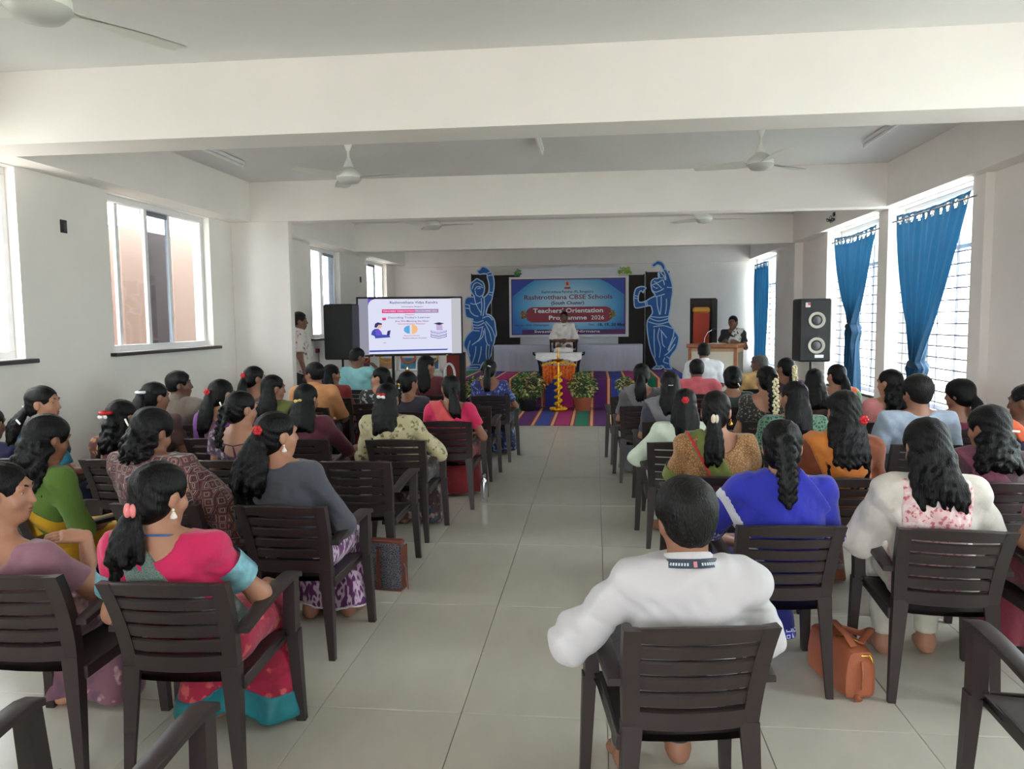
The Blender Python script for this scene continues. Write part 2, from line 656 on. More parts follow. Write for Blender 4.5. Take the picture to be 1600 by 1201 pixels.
def right_window(idx, y0, y1, z0, z1):
    r = sempty('window_%d' % idx, (0, 0, 0))
    x = XR + .15
    bar('frame_rail', (x, (y0 + y1) / 2, z1 - .025), (.07, y1 - y0, .05), WHITE, r)
    bar('frame_rail', (x, (y0 + y1) / 2, z0 + .025), (.07, y1 - y0, .05), WHITE, r)
    bar('frame_rail', (x, (y0 + y1) / 2, 2.30), (.06, y1 - y0, .045), WHITE, r)
    for fr in (0.012, .34, .66, .988):
        bar('frame_stile', (x, y0 + fr * (y1 - y0), (z0 + z1) / 2), (.06, .05, z1 - z0 - .1), WHITE, r)
    for a, c in ((.012, .34), (.34, .66), (.66, .988)):
        MB().box((x, y0 + (a + c) / 2 * (y1 - y0), (z0 + z1) / 2), (.005, (c - a) * (y1 - y0) - .05, z1 - z0 - .1)).build('pane', GL, r)
    gx = XR + .07
    n = int((2.34 - z0) / .118)
    for k in range(n):
        MB().tube([(gx, y0 + .01, z0 + .09 + .118 * k), (gx, y1 - .01, z0 + .09 + .118 * k)], .008, 6).build('grill_bar', GRILL, r, 60)
    for k in range(5):
        yy = y0 + (k + .5) / 5 * (y1 - y0)
        MB().tube([(gx + .01, yy, z0 + .01), (gx + .01, yy, 2.36)], .007, 6).build('grill_upright', GRILL, r, 60)
    MB().box((XR + .08, (y0 + y1) / 2, z0 - .018), (.26, y1 - y0 + .02, .035), .006).build('window_sill', STONE, r)


for i, w in enumerate(WR):
    right_window(7 + i, *w)

# curtains on rods, knotted and hanging straight
CURT = None


def curtain_mat():
    m, nt, b_ = _new('curtain_blue_cloth')
    b_.inputs['Base Color'].default_value = c4(S(22, 66, 98))
    b_.inputs['Roughness'].default_value = .8
    b_.inputs['Sheen Weight'].default_value = .2
    tr = nt.nodes.new('ShaderNodeBsdfTranslucent')
    tr.inputs['Color'].default_value = c4(S(34, 100, 146))
    mx = nt.nodes.new('ShaderNodeMixShader')
    mx.inputs[0].default_value = .16
    nt.links.new(b_.outputs[0], mx.inputs[1])
    nt.links.new(tr.outputs[0], mx.inputs[2])
    nt.links.new(mx.outputs[0], nt.nodes['Material Output'].inputs['Surface'])
    tc = nt.nodes.new('ShaderNodeTexCoord')
    n = nt.nodes.new('ShaderNodeTexNoise')
    n.inputs['Scale'].default_value = 160
    nt.links.new(tc.outputs['Object'], n.inputs['Vector'])
    bp = nt.nodes.new('ShaderNodeBump')
    bp.inputs['Strength'].default_value = .15
    bp.inputs['Distance'].default_value = .004
    nt.links.new(n.outputs['Fac'], bp.inputs['Height'])
    nt.links.new(bp.outputs['Normal'], b_.inputs['Normal'])
    return m


CURT = curtain_mat()


def curtain(label, ya, yb, ztop, zbot, knot=None, sag=.05, n_eye=10):
    """ya near edge, yb far edge; knot = (y, z, half width)"""
    root = thing('curtain', label, 'curtain', (0, 0, 0), 0, 'blue eyelet curtains at the windows')
    M, N = 110, 84
    x0 = XR - .075
    rows = []
    eyes = [(k + .5) / n_eye for k in range(n_eye)]
    zt = lambda u: ztop - sag * math.sin(PI * u) * .6 + .004 * math.sin(u * n_eye * 2 * PI)
    for i in range(N + 1):
        v = i / N
        row = []
        for k in range(M + 1):
            u = k / M
            z = zt(u) + (zbot - zt(u)) * v
            if knot:
                ky, kz, kw = knot
                vk = (ztop - kz) / (ztop - zbot)
                if v <= vk:
                    t = v / vk
                    e_near = ya + (ky - kw - ya) * (t ** 1.05)
                    e_far = yb + (ky + kw - yb) * (t ** 1.7)
                    amp = .010 + .045 * t * t
                else:
                    t = (v - vk) / (1 - vk)
                    sp = math.sin(min(1, t * 1.4) * PI / 2)
                    bulge = .11 * math.exp(-((t - .10) / .09) ** 2)
                    e_near = ky - kw - sp * .12 - bulge
                    e_far = ky + kw + sp * .12 + bulge * .8
                    amp = .06
            else:
                e_near, e_far, amp = ya, yb, .03
            y = e_near + (e_far - e_near) * u
            fold = math.sin(u * n_eye * 2 * PI) * amp * .6 + .7 * amp * math.sin(u * 23 + v * 5)
            row.append((x0 + fold, y, z))
        rows.append(row)
    vs = [p for r in rows for p in r]
    fs = []
    for i in range(N):
        for k in range(M):
            y = (rows[i][k][1] + rows[i][k + 1][1]) / 2
            z = (rows[i][k][2] + rows[i + 1][k][2]) / 2
            u = (k + .5) / M
            hole = False
            for e in eyes:
                if ((u - e) * abs(yb - ya)) ** 2 + (z - (zt(e) - .065)) ** 2 < .032 ** 2:
                    hole = True
            if not hole:
                a = i * (M + 1) + k
                fs.append((a, a + 1, a + M + 2, a + M + 1))
    mb = MB()
    mb.add(vs, fs)
    mb.build('curtain_cloth', CURT, root, 180)
    gm = mat('eyelet_ring', S(210, 208, 200), .3, metal=.6)
    me = None
    for e in eyes:
        if me is None:
            t = MB()
            R, r_ = .034, .006
            rws = []
            for a in range(13):
                an = 2 * PI * a / 12
                rws.append([(math.cos(2 * PI * q / 6) * r_, (R + r_ * math.sin(2 * PI * q / 6)) * math.cos(an), (R + r_ * math.sin(2 * PI * q / 6)) * math.sin(an)) for q in range(7)])
            t.quadstrip(rws)
            o = t.build('eyelet', gm, root, 180)
            me = o.data
        else:
            o = link('eyelet', me, None, root)
        o.location = (x0 + math.sin(e * n_eye * 2 * PI) * .018, ya + (yb - ya) * e, zt(e) - .065)
    if knot:
        ky, kz, kw = knot
        t = MB()
        pts = []
        for a in range(15):
            an = 2 * PI * a / 14
            pts.append((x0 + math.cos(an) * .075, ky + math.sin(an) * (kw + .02), kz - .02 + .03 * math.sin(an)))
        t.tube(pts, [.032 + .008 * math.sin(a * 2.1) for a in range(15)], 8, False)
        t.build('knot', CURT, root, 180)
    rod = MB().tube([(x0, ya - .12, ztop - .065), (x0, yb + .12, ztop - .065)], .011, 10).build('curtain_rod', STEEL, None, 60)
    return root, rod


_, rd = curtain('blue curtain tied in a low knot, beside the plain grey wall', 7.57, 9.32, 2.76, .52, (8.62, 1.12, .075))
tag(rd, 'steel rod carrying the curtain with the low knot', 'curtain rod', 'curtain rods over the windows')
_, rd = curtain('blue curtain tied in a high knot, hanging near the black loudspeaker', 9.95, 11.62, 2.74, .60, (10.72, 1.50, .065))
tag(rd, 'steel rod carrying the curtain with the high knot', 'curtain rod', 'curtain rods over the windows')
_, rd = curtain('straight untied blue curtain behind the wooden podium by the stage wall', 15.95, 17.12, 2.74, .35, None, .0, 8)
tag(rd, 'steel rod carrying the straight curtain beside the stage wall', 'curtain rod', 'curtain rods over the windows')

# things on walls and ceiling
for lab, x, y, z, sx in (('small dark empty switch box in the wall between two windows', XL + .006, 6.25, 2.46, .012), ('small dark switch box high beside the far window', XL + .006, 14.7, 2.43, .012)):
    r = thing('switch_box', lab, 'switch box', (x, y, z), 0, 'dark wall boxes')
    MB().box((0, 0, 0), (.012, .075, .11), .002).build('box_rim', mat('box_dark', S(40, 38, 40), .6), r)
    MB().box((.004, .012, .0), (.012, .03, .085), .002).build('box_cover', mat('box_cover', S(70, 70, 78), .5), r)
r = thing('socket_board', 'white socket board with red and black plugs behind the standing man', 'socket', (XL + .01, 12.10, 1.15))
MB().box((0, 0, 0), (.02, .26, .16), .004).build('plate', WHITE, r)
MB().box((.025, .02, 0), (.04, .05, .07), .006).build('plug', mat('plug_red', S(150, 40, 40), .4), r)
MB().box((.025, .09, 0), (.04, .05, .07), .006).build('plug', BLACKP, r)
MB().tube([(.035, .09, -.03), (.03, .10, -.3), (.02, .12, -.7), (.03, .2, -1.10)], .006, 6).build('cable', BLACKP, r, 60)


def fan(label, x, y, z, rot):
    r = thing('ceiling_fan', label, 'ceiling fan', (x, y, z), rot, 'white ceiling fans')
    fm = mat('fan_white', S(226, 226, 220), .4)
    MB().lathe([(.02, .10), (.055, .085), (.10, .055), (.118, .03), (.118, -.005), (.09, -.035), (.05, -.05), (.03, -.055)], n=24).build('motor_housing', fm, r, 50)
    MB().lathe([(.012, -.06), (.085, -.047), (.118, -.012), (.119, -.004)], n=24).build('trim_ring', mat('fan_grey', S(190, 190, 186), .4), r, 50)
    MB().tube([(0, 0, .08), (0, 0, ZC - z - .06)], .0125, 10).build('down_rod', fm, r, 60)
    MB().lathe([(.018, ZC - z - .13), (.03, ZC - z - .09), (.062, ZC - z - .008), (.062, ZC - z)], n=18).build('ceiling_canopy', fm, r, 50)
    MB().lathe([(.016, .08), (.05, .10), (.028, .16), (.018, .18)], n=16).build('lower_cup', fm, r, 50)
    blade = None
    for k in range(3):
        if blade is None:
            t = MB()
            rows = []
            for i in range(10):
                s = i / 9
                xx = .13 + .47 * s
                w = .055 + .018 * math.sin(s * PI)
                tl = .016 * (1 - s)
                rows.append([(xx, -w, -tl - .006), (xx, -w * .3, .000), (xx, w * .4, .004), (xx, w, tl)])
            t.quadstrip(rows)
            rows2 = [[(p[0], p[1], p[2] - .004) for p in rr] for rr in rows]
            t.quadstrip(rows2)
            t.box((.12, 0, 0), (.10, .04, .006), .002)
            o = t.build('blade', fm, r, 40)
            blade = o.data
        else:
            o = link('blade', blade, None, r)
        o.rotation_euler = (0, 0, 2 * PI * k / 3)
        o.location = (0, 0, .012)
    return r


fan('white ceiling fan above the rows by the sliding windows, near the second beam', -2.33, 7.25, 2.98, math.radians(-4))
fan('white ceiling fan above the seats near the knotted curtains, before the second beam', 1.48, 7.25, 2.99, math.radians(40))
fan('white ceiling fan beyond the second beam, on the large screen\'s side', -2.40, 11.45, 3.03, math.radians(-4))
fan('white ceiling fan beyond the second beam, on the wooden podium\'s side', 1.56, 11.45, 3.03, math.radians(14))
fan('white ceiling fan in front of the nearest cross beam, mostly out of frame', -2.13, 2.86, 2.84, math.radians(62))


def tube_light(label, x, y):
    r = thing('tube_light', label, 'tube light', (x, y, ZC), 0, 'unlit tube lights on the ceiling')
    MB().box((0, 0, -.018), (.05, 1.22, .036), .004).build('batten', WHITE, r)
    MB().tube([(0, -.58, -.052), (0, .58, -.052)], .013, 10).build('tube', mat('tube_glass', S(235, 235, 235), .3), r, 60)
    for s in (-1, 1):
        MB().box((0, s * .595, -.05), (.034, .03, .05), .004).build('lamp_holder', WHITE, r)


tube_light('unlit white tube light near the sliding window side of the ceiling', -3.80, 7.55)
tube_light('unlit white tube light on the middle of the ceiling', -.54, 7.38)
tube_light('unlit white tube light near the curtain side of the ceiling', 2.67, 7.55)

r = thing('wall_bracket', 'small black wire bracket hanging under the beam above the curtains', 'bracket', (3.30, 11.3, 2.98))
MB().box((.012, 0, .06), (.02, .07, .05), .004).build('plate', BLACKM, r)
t = MB()
pts = [(-.03 + .055 * math.cos(a * .55), .055 * math.sin(a * .55), -.02 + .02 * math.sin(a * 1.3)) for a in range(24)]
t.tube(pts, .005, 6)
t.build('wire_coil', BLACKM, r, 60)
pts = [(-.03, .05 * math.cos(a * .5), -.01 + .05 * math.sin(a * .5)) for a in range(14)]
MB().tube(pts, .005, 6).build('wire_loop', mat('wire_grey', S(120, 118, 112), .5), r, 60)

# what the windows look out on
struct(MB().box((0, 8, -.45), (160, 160, .2)).build('ground_outside', mat('yard_ground', S(206, 202, 190), .9, var=.1, scale=.4)))
o = MB().box((-7.35, 11.5, 1.35), (.3, 15.0, 3.5)).build('neighbouring_wall', mat('tan_plaster', S(132, 108, 97), .85, var=.06, scale=.9))
tag(o, 'tan plaster wall of the next block seen through the sliding window', 'wall')
o = MB().box((-5.55, 10.5, 3.35), (1.5, 13.0, .12)).build('corridor_roof', WALL)  # slab added to shade the tan wall, kept narrow so daylight still enters
tag(o, 'white corridor slab above the sliding windows outside', 'roof')
o = MB().box((27, 12, 2.6), (6, 26, 6.0)).build('neighbouring_building', mat('pale_green_plaster', S(200, 222, 206), .9, var=.05, scale=.5))
tag(o, 'pale green building seen through the window grills', 'building')

# ================================================================== chairs
def chair_proto():
    r = bpy.data.objects.new('plastic_armchair', None)
    COL.objects.link(r)
    r.empty_display_size = .1
    r['category'] = 'chair'
    r['group'] = 'dark brown plastic armchairs in rows'

    def yb(z):                       # back plane, side view
        t = (z - .40) / .375
        return -.205 - .03 * t - .090 * t * t

    def halfw(z):
        return .192 + .021 * (z - .40) / .375

    def curve(x, hw):                # the back bulges to the rear in the middle
        return -.030 * (1 - (x / hw) ** 2)

    def strip(z0, z1, inset, th, nm, bow=1., crown=0.):
        t = MB()
        n = 12
        prof = []
        for i in range(n + 1):
            x = -1 + 2 * i / n
            ring = []
            for (z, dy) in ((z0, 0), (z0 + .004, -th * .5), (z1 - .006, -th * .5), (z1, -th * .1), (z1, th * .35), (z0, th * .5)):
                hw = halfw(z) - inset
                cz = crown * (1 - x * x) if z > (z0 + z1) / 2 else 0
                ring.append((x * hw, yb(z) + bow * curve(x * hw, halfw(z)) + dy, z + cz))
            prof.append(ring + [ring[0]])
        t.quadstrip(prof)
        for e in (0, n):
            k = len(t.v)
            t.add(prof[e][:-1], [tuple(range(6))])
        return t.build(nm, CHAIRM, r, 40)

    strip(.722, .768, .0, .026, 'top_rail', 1., .012)
    zs = [.497, .5525, .608, .6635, .716]
    for i in range(4):
        strip(zs[i] + .004, zs[i + 1] - .004, .040, .018, 'slat', 1.)
    strip(.425, .492, .0, .026, 'bottom_rail', 1.)
    for s in (-1, 1):
        t = MB()
        rows = []
        for i in range(9):
            z = .40 + .37 * i / 8
            hw = halfw(z)
            x1, x0 = s * (hw + .006), s * (hw - .044)
            y = yb(z)
            rows.append([(x1, y - .020, z), (x0, y - .024, z), (x0 + s * .004, y + .008, z), (x1, y + .022, z), (x1, y - .020, z)])
        t.quadstrip(rows)
        t.add(rows[-1][:4], [(0, 1, 2, 3)])
        t.build('stile', CHAIRM, r, 40)
        t = MB()                     # rear leg, tapering, L section
        rows = []
        for i in range(5):
            q = i / 4
            z = .44 * q
            w = .030 + .030 * q
            d = .030 + .022 * q
            xo = s * (.214 - .012 * q)
            y = -.232 + .025 * q
            rows.append([(xo, y - d / 2, z), (xo - s * w, y - d / 2, z), (xo - s * w, y - d / 2 + .016, z), (xo - s * .016, y - d / 2 + .016, z), (xo - s * .016, y + d / 2, z), (xo, y + d / 2, z), (xo, y - d / 2, z)])
        t.quadstrip(rows)
        t.add(rows[0][:6], [tuple(range(6))])
        t.add(rows[-1][:6], [tuple(range(6))])
        t.build('leg', CHAIRM, r, 40)
        t = MB()                     # front leg: lower leg + wider post up to the arm
        rows = []
        for z, xo, w, y, d in ((0, .272, .036, .250, .034), (.02, .270, .036, .248, .034), (.36, .262, .046, .232, .050), (.385, .262, .046, .231, .050), (.386, .256, .050, .226, .062), (.62, .262, .044, .212, .058)):
            rows.append([(s * xo, y - d / 2, z), (s * (xo - w), y - d / 2, z), (s * (xo - w), y + d / 2, z), (s * xo, y + d / 2, z), (s * xo, y - d / 2, z)])
        t.quadstrip(rows)
        t.add(rows[0][:4], [(0, 1, 2, 3)])
        t.build('leg', CHAIRM, r, 30)
        t = MB()                     # arm
        rows = []
        for i in range(11):
            q = i / 10
            y = -.235 + .485 * q
            z = .585 + .050 * math.sin(q * PI * .55) - (.012 * ((q - .85) / .15) ** 2 if q > .85 else 0)
            xc = s * (.222 + .020 * q)
            w = .024 + .007 * math.sin(q * PI * .6)
            th = .022
            rows.append([(xc - w, y, z - th), (xc - w, y, z - .004), (xc - w + .005, y, z), (xc + w - .005, y, z), (xc + w, y, z - .004), (xc + w, y, z - th), (xc - w, y, z - th)])
        t.quadstrip(rows)
        t.add(rows[0][:6], [tuple(range(6))])
        t.add(rows[-1][:6], [tuple(range(6))])
        t.build('armrest', CHAIRM, r, 40)
    t = MB()                         # seat: dished, with a rolled front lip
    rows = []
    for i in range(11):
        q = i / 10
        y = -.205 + .44 * q
        dz = -.012 * math.sin(q * PI) - (.030 * ((q - .88) / .12) ** 2 if q > .88 else 0)
        hw = .195 + .035 * q
        rows.append([(x * hw, y, .405 + dz - .010 * (1 - x * x)) for x in (-1, -.6, -.2, .2, .6, 1)])
    t.quadstrip(rows)
    t.quadstrip([[(p[0], p[1], p[2] - .022) for p in rr] for rr in rows])
    for s in (-1, 1):
        t.box((s * .205, .01, .372), (.02, .42, .05), .004)
    t.box((0, .232, .362), (.42, .016, .05), .004)
    t.build('seat', CHAIRM, r, 40)
    return r


CHAIR0 = chair_proto()
chair_used = [False]


def chair(x, y, deg, label):
    if not chair_used[0]:
        chair_used[0] = True
        o = CHAIR0
    else:
        o = copy_tree(CHAIR0)
    o.location = (x, y, 0)
    o.rotation_euler = (0, 0, math.radians(deg))
    o['label'] = label
    return o


# ================================================================== people
def field(prims, lo, hi, h, k):
    lo = np.array(lo, np.float32)
    hi = np.array(hi, np.float32)
    n = np.maximum(4, np.ceil((hi - lo) / h).astype(int) + 1)
    ax = [lo[a] + h * np.arange(n[a], dtype=np.float32) for a in range(3)]
    V = np.full(n, 1.0, np.float32)
    for p in prims:
        kind = p[0]
        if kind == 'c':
            _, a, b, ra, rb, sc, kk, clip = p
            a = np.array(a, np.float32)
            b = np.array(b, np.float32)
            R = max(ra, rb) * np.array(sc)
            bl = np.minimum(a, b) - R
            bh = np.maximum(a, b) + R
        else:
            _, c, r, Rm, kk = p
            R = float(max(r))
            bl = np.array(c) - R
            bh = np.array(c) + R
        kk = k if kk is None else kk
        mg = kk + 2.5 * h
        i0 = np.clip(np.floor((bl - mg - lo) / h).astype(int), 0, n - 1)
        i1 = np.clip(np.ceil((bh + mg - lo) / h).astype(int) + 1, 1, n)
        if (i1 <= i0).any():
            continue
        X = ax[0][i0[0]:i1[0]][:, None, None]
        Y = ax[1][i0[1]:i1[1]][None, :, None]
        Z = ax[2][i0[2]:i1[2]][None, None, :]
        if kind == 'c':
            s = np.array(sc, np.float32)
            px, py, pz = (X - a[0]) / s[0], (Y - a[1]) / s[1], (Z - a[2]) / s[2]
            d = (b - a) / s
            L2 = max(1e-8, float((d * d).sum()))
            t = np.clip((px * d[0] + py * d[1] + pz * d[2]) / L2, 0, 1)
            dd = np.sqrt((px - t * d[0]) ** 2 + (py - t * d[1]) ** 2 + (pz - t * d[2]) ** 2) - (ra + (rb - ra) * t)
            dd = dd * float(min(s))
            if clip:
                u = (b - a) / max(1e-6, float(np.linalg.norm(b - a)))
                dd = np.maximum(dd, (X - b[0]) * u[0] + (Y - b[1]) * u[1] + (Z - b[2]) * u[2])
        else:
            px, py, pz = X - c[0], Y - c[1], Z - c[2]
            if Rm is not None:
                qx = Rm[0][0] * px + Rm[1][0] * py + Rm[2][0] * pz
                qy = Rm[0][1] * px + Rm[1][1] * py + Rm[2][1] * pz
                qz = Rm[0][2] * px + Rm[1][2] * py + Rm[2][2] * pz
                px, py, pz = qx, qy, qz
            k0 = np.sqrt((px / r[0]) ** 2 + (py / r[1]) ** 2 + (pz / r[2]) ** 2)
            k1 = np.sqrt((px / r[0] ** 2) ** 2 + (py / r[1] ** 2) ** 2 + (pz / r[2] ** 2) ** 2)
            dd = k0 * (k0 - 1) / np.maximum(k1, 1e-6)
        sub = V[i0[0]:i1[0], i0[1]:i1[1], i0[2]:i1[2]]
        if kk > 1e-4:
            hh = np.maximum(kk - np.abs(sub - dd), 0) / kk
            V[i0[0]:i1[0], i0[1]:i1[1], i0[2]:i1[2]] = np.minimum(sub, dd) - hh * hh * kk * .25
        else:
            V[i0[0]:i1[0], i0[1]:i1[1], i0[2]:i1[2]] = np.minimum(sub, dd)
    return V, ax


def nets(V, ax, h):
    """surface nets: closed quad surface of V = 0"""
    V = V.copy()
    V[0], V[-1] = 1, 1
    V[:, 0], V[:, -1] = 1, 1
    V[:, :, 0], V[:, :, -1] = 1, 1
    ins = V < 0
    nx, ny, nz = V.shape
    cnt = np.zeros((nx - 1, ny - 1, nz - 1), np.int8)
    offs = [(i, j, k) for i in (0, 1) for j in (0, 1) for k in (0, 1)]
    for i, j, k in offs:
        cnt += ins[i:nx - 1 + i, j:ny - 1 + j, k:nz - 1 + k]
    act = np.argwhere((cnt > 0) & (cnt < 8))
    if len(act) == 0:
        return np.zeros((0, 3)), np.zeros((0, 4), int)
    idx = np.full(cnt.shape, -1, np.int32)
    idx[act[:, 0], act[:, 1], act[:, 2]] = np.arange(len(act))
    cv = {o: V[act[:, 0] + o[0], act[:, 1] + o[1], act[:, 2] + o[2]] for o in offs}
    acc = np.zeros((len(act), 3), np.float32)
    num = np.zeros(len(act), np.float32)
    for o in offs:
        for a in range(3):
            if o[a] == 0:
                q = list(o)
                q[a] = 1
                v0, v1 = cv[o], cv[tuple(q)]
                m = (v0 < 0) != (v1 < 0)
                t = np.where(m, v0 / np.where(m, v0 - v1, 1), 0)
                for b in range(3):
                    acc[:, b] += np.where(m, (t if b == a else o[b]), 0)
                num += m
    P = act + acc / num[:, None]
    P = P * h + np.array([a[0] for a in ax])
    F = []
    for a in range(3):
        b, c = (a + 1) % 3, (a + 2) % 3
        sl0 = [slice(None)] * 3
        sl1 = [slice(None)] * 3
        sl0[a], sl1[a] = slice(0, -1), slice(1, None)
        m = ins[tuple(sl0)] != ins[tuple(sl1)]
        e = np.argwhere(m)
        e = e[(e[:, b] > 0) & (e[:, c] > 0) & (e[:, b] < V.shape[b] - 1) & (e[:, c] < V.shape[c] - 1)]
        flip = ins[e[:, 0], e[:, 1], e[:, 2]]

        def cell(db, dc):
            q = e.copy()
            q[:, b] += db
            q[:, c] += dc
            return idx[q[:, 0], q[:, 1], q[:, 2]]
        q = np.stack([cell(-1, -1), cell(0, -1), cell(0, 0), cell(-1, 0)], 1)
        q[~flip] = q[~flip][:, ::-1]
        F.append(q)
    F = np.concatenate(F)
    F = F[(F >= 0).all(1)]
    return P, F


def np_mesh(name, P, F, m, parent):
    me = bpy.data.meshes.new(name)
    me.vertices.add(len(P))
    me.vertices.foreach_set('co', np.asarray(P, np.float32).ravel())
    me.loops.add(len(F) * 4)
    me.loops.foreach_set('vertex_index', F.astype(np.int32).ravel())
    me.polygons.add(len(F))
    me.polygons.foreach_set('loop_start', np.arange(len(F), dtype=np.int32) * 4)
    me.update(calc_edges=True)
    me.polygons.foreach_set('use_smooth', np.ones(len(F), bool))
    me.update()
    return link(name, me, m, parent)


def bounds(prims, pad):
    lo, hi = np.full(3, 9.), np.full(3, -9.)
    for p in prims:
        if p[0] == 'c':
            R = max(p[3], p[4]) * np.array(p[5])
            lo = np.minimum(lo, np.minimum(p[1], p[2]) - R)
            hi = np.maximum(hi, np.maximum(p[1], p[2]) + R)
        else:
            R = max(p[2])
            lo = np.minimum(lo, np.array(p[1]) - R)
            hi = np.maximum(hi, np.array(p[1]) + R)
    return lo - pad, hi + pad


def sdf_obj(name, prims, h, k, m, parent, post=None, fine=None):
    """fine = (lo, hi, h2): that box is meshed at a finer step"""
    lo, hi = bounds(prims, 3 * h)
    V, ax = field(prims, lo, hi, h, k)
    if post:
        V = post(V, ax[0][:, None, None], ax[1][None, :, None], ax[2][None, None, :])
    P, F = nets(V, ax, h)
    if len(F) == 0:
        return None
    for fb in (fine or []):
        flo, fhi, h2 = fb
        flo, fhi = np.array(flo), np.array(fhi)
        c = P[F].mean(1)
        keep = ~((c > flo + h) & (c < fhi - h)).all(1)
        F = F[keep]
        V2, ax2 = field(prims, flo - 2 * h2, fhi + 2 * h2, h2, k)
        if post:
            V2 = post(V2, ax2[0][:, None, None], ax2[1][None, :, None], ax2[2][None, None, :])
        P2, F2 = nets(V2, ax2, h2)
        c2 = P2[F2].mean(1)
        ok = ((c2 > flo) & (c2 < fhi)).all(1)
        F2 = F2[ok]
        F = np.concatenate([F, F2 + len(P)])
        P = np.concatenate([P, P2])
    used = np.unique(F)
    mp = np.full(len(P), -1)
    mp[used] = np.arange(len(used))
    return np_mesh(name, P[used], mp[F], m, parent)


def C(a, b, ra, rb=None, sc=(1, 1, 1), k=None, clip=False):
    return ('c', tuple(a), tuple(b), ra, ra if rb is None else rb, sc, k, clip)


def EL(c, r, R=None, k=None):
    return ('e', tuple(c), tuple(r), R, k)


def rot3(yaw, pitch, roll):
    """head frame: yaw to the left positive, pitch down positive, roll to the right shoulder positive"""
    M = Matrix.Rotation(yaw, 3, 'Z') @ Matrix.Rotation(-pitch, 3, 'X') @ Matrix.Rotation(roll, 3, 'Y')
    return np.array(M)


def lerp(a, b, t):
    return tuple(a[i] + (b[i] - a[i]) * t for i in range(3))


def folds(amp, fx=38., seed=0., vert=False):
    def f(V, X, Y, Z):
        if vert:
            return V + amp * (-.7 + np.sin(fx * X + 5 * np.sin(4 * Z + seed)) * .6 + np.sin(fx * .8 * Y + 4 * np.sin(5 * Z + seed * 2)) * .6)
        a = np.sin(fx * (X * .5 + Z) + 6 * np.sin(7 * X + seed) + 3 * np.sin(11 * Y))
        b = np.sin(fx * .8 * (Z - X * .8 + Y) + 4 * np.sin(6 * Y + 3 * X + seed))
        c = np.sin(fx * 2.1 * (Z * .6 + X * .9) + 5 * np.sin(13 * Z + seed) + 4 * np.sin(9 * X))
        return V + amp * (a * .55 + b * .55 + c * .4 * np.maximum(a, 0) - .75)
    return f


def hand_prims(W, dirv, palm_n, side, curl=.5, scale=1.):
    """palm and five fingers; dirv = towards the fingers, palm_n = out of the palm, side +1 right hand"""
    d = Vector(dirv).normalized()
    n = Vector(palm_n)
    n = (n - d * n.dot(d)).normalized()
    x = d.cross(n) * side * -1           # towards the thumb side
    W = Vector(W)
    o = []
    s = scale
    c0, c1 = W + d * .02 * s, W + d * .075 * s
    for q in (-.026, -.009, .009, .026):
        o.append(C(c0 + x * q * .7 * s, c1 + x * q * s, .0125 * s, .011 * s, k=.012))
    for q, L, rr in ((-.028, .058, .0072), (-.0095, .070, .008), (.0095, .075, .0083), (.028, .068, .0082)):
        p = c1 + x * q * s
        a = 0.
        dd = d
        for seg in (.45, .32, .23):
            a += curl * (.9 if seg == .45 else .8)
            dd = d * math.cos(a) + n * math.sin(a)
            p2 = p + dd * L * seg * s
            o.append(C(p, p2, rr * s, rr * .92 * s, k=.003))
            p = p2
    t0 = W + d * .022 * s + x * .024 * s
    t1 = t0 + (x * .75 + d * .75 + n * .35).normalized() * .038 * s
    t2 = t1 + (x * .25 + d * .9 + n * .5).normalized() * .032 * s
    o.append(C(t0, t1, .0135 * s, .0105 * s, k=.01))
    o.append(C(t1, t2, .0100 * s, .0085 * s, k=.004))
    return o


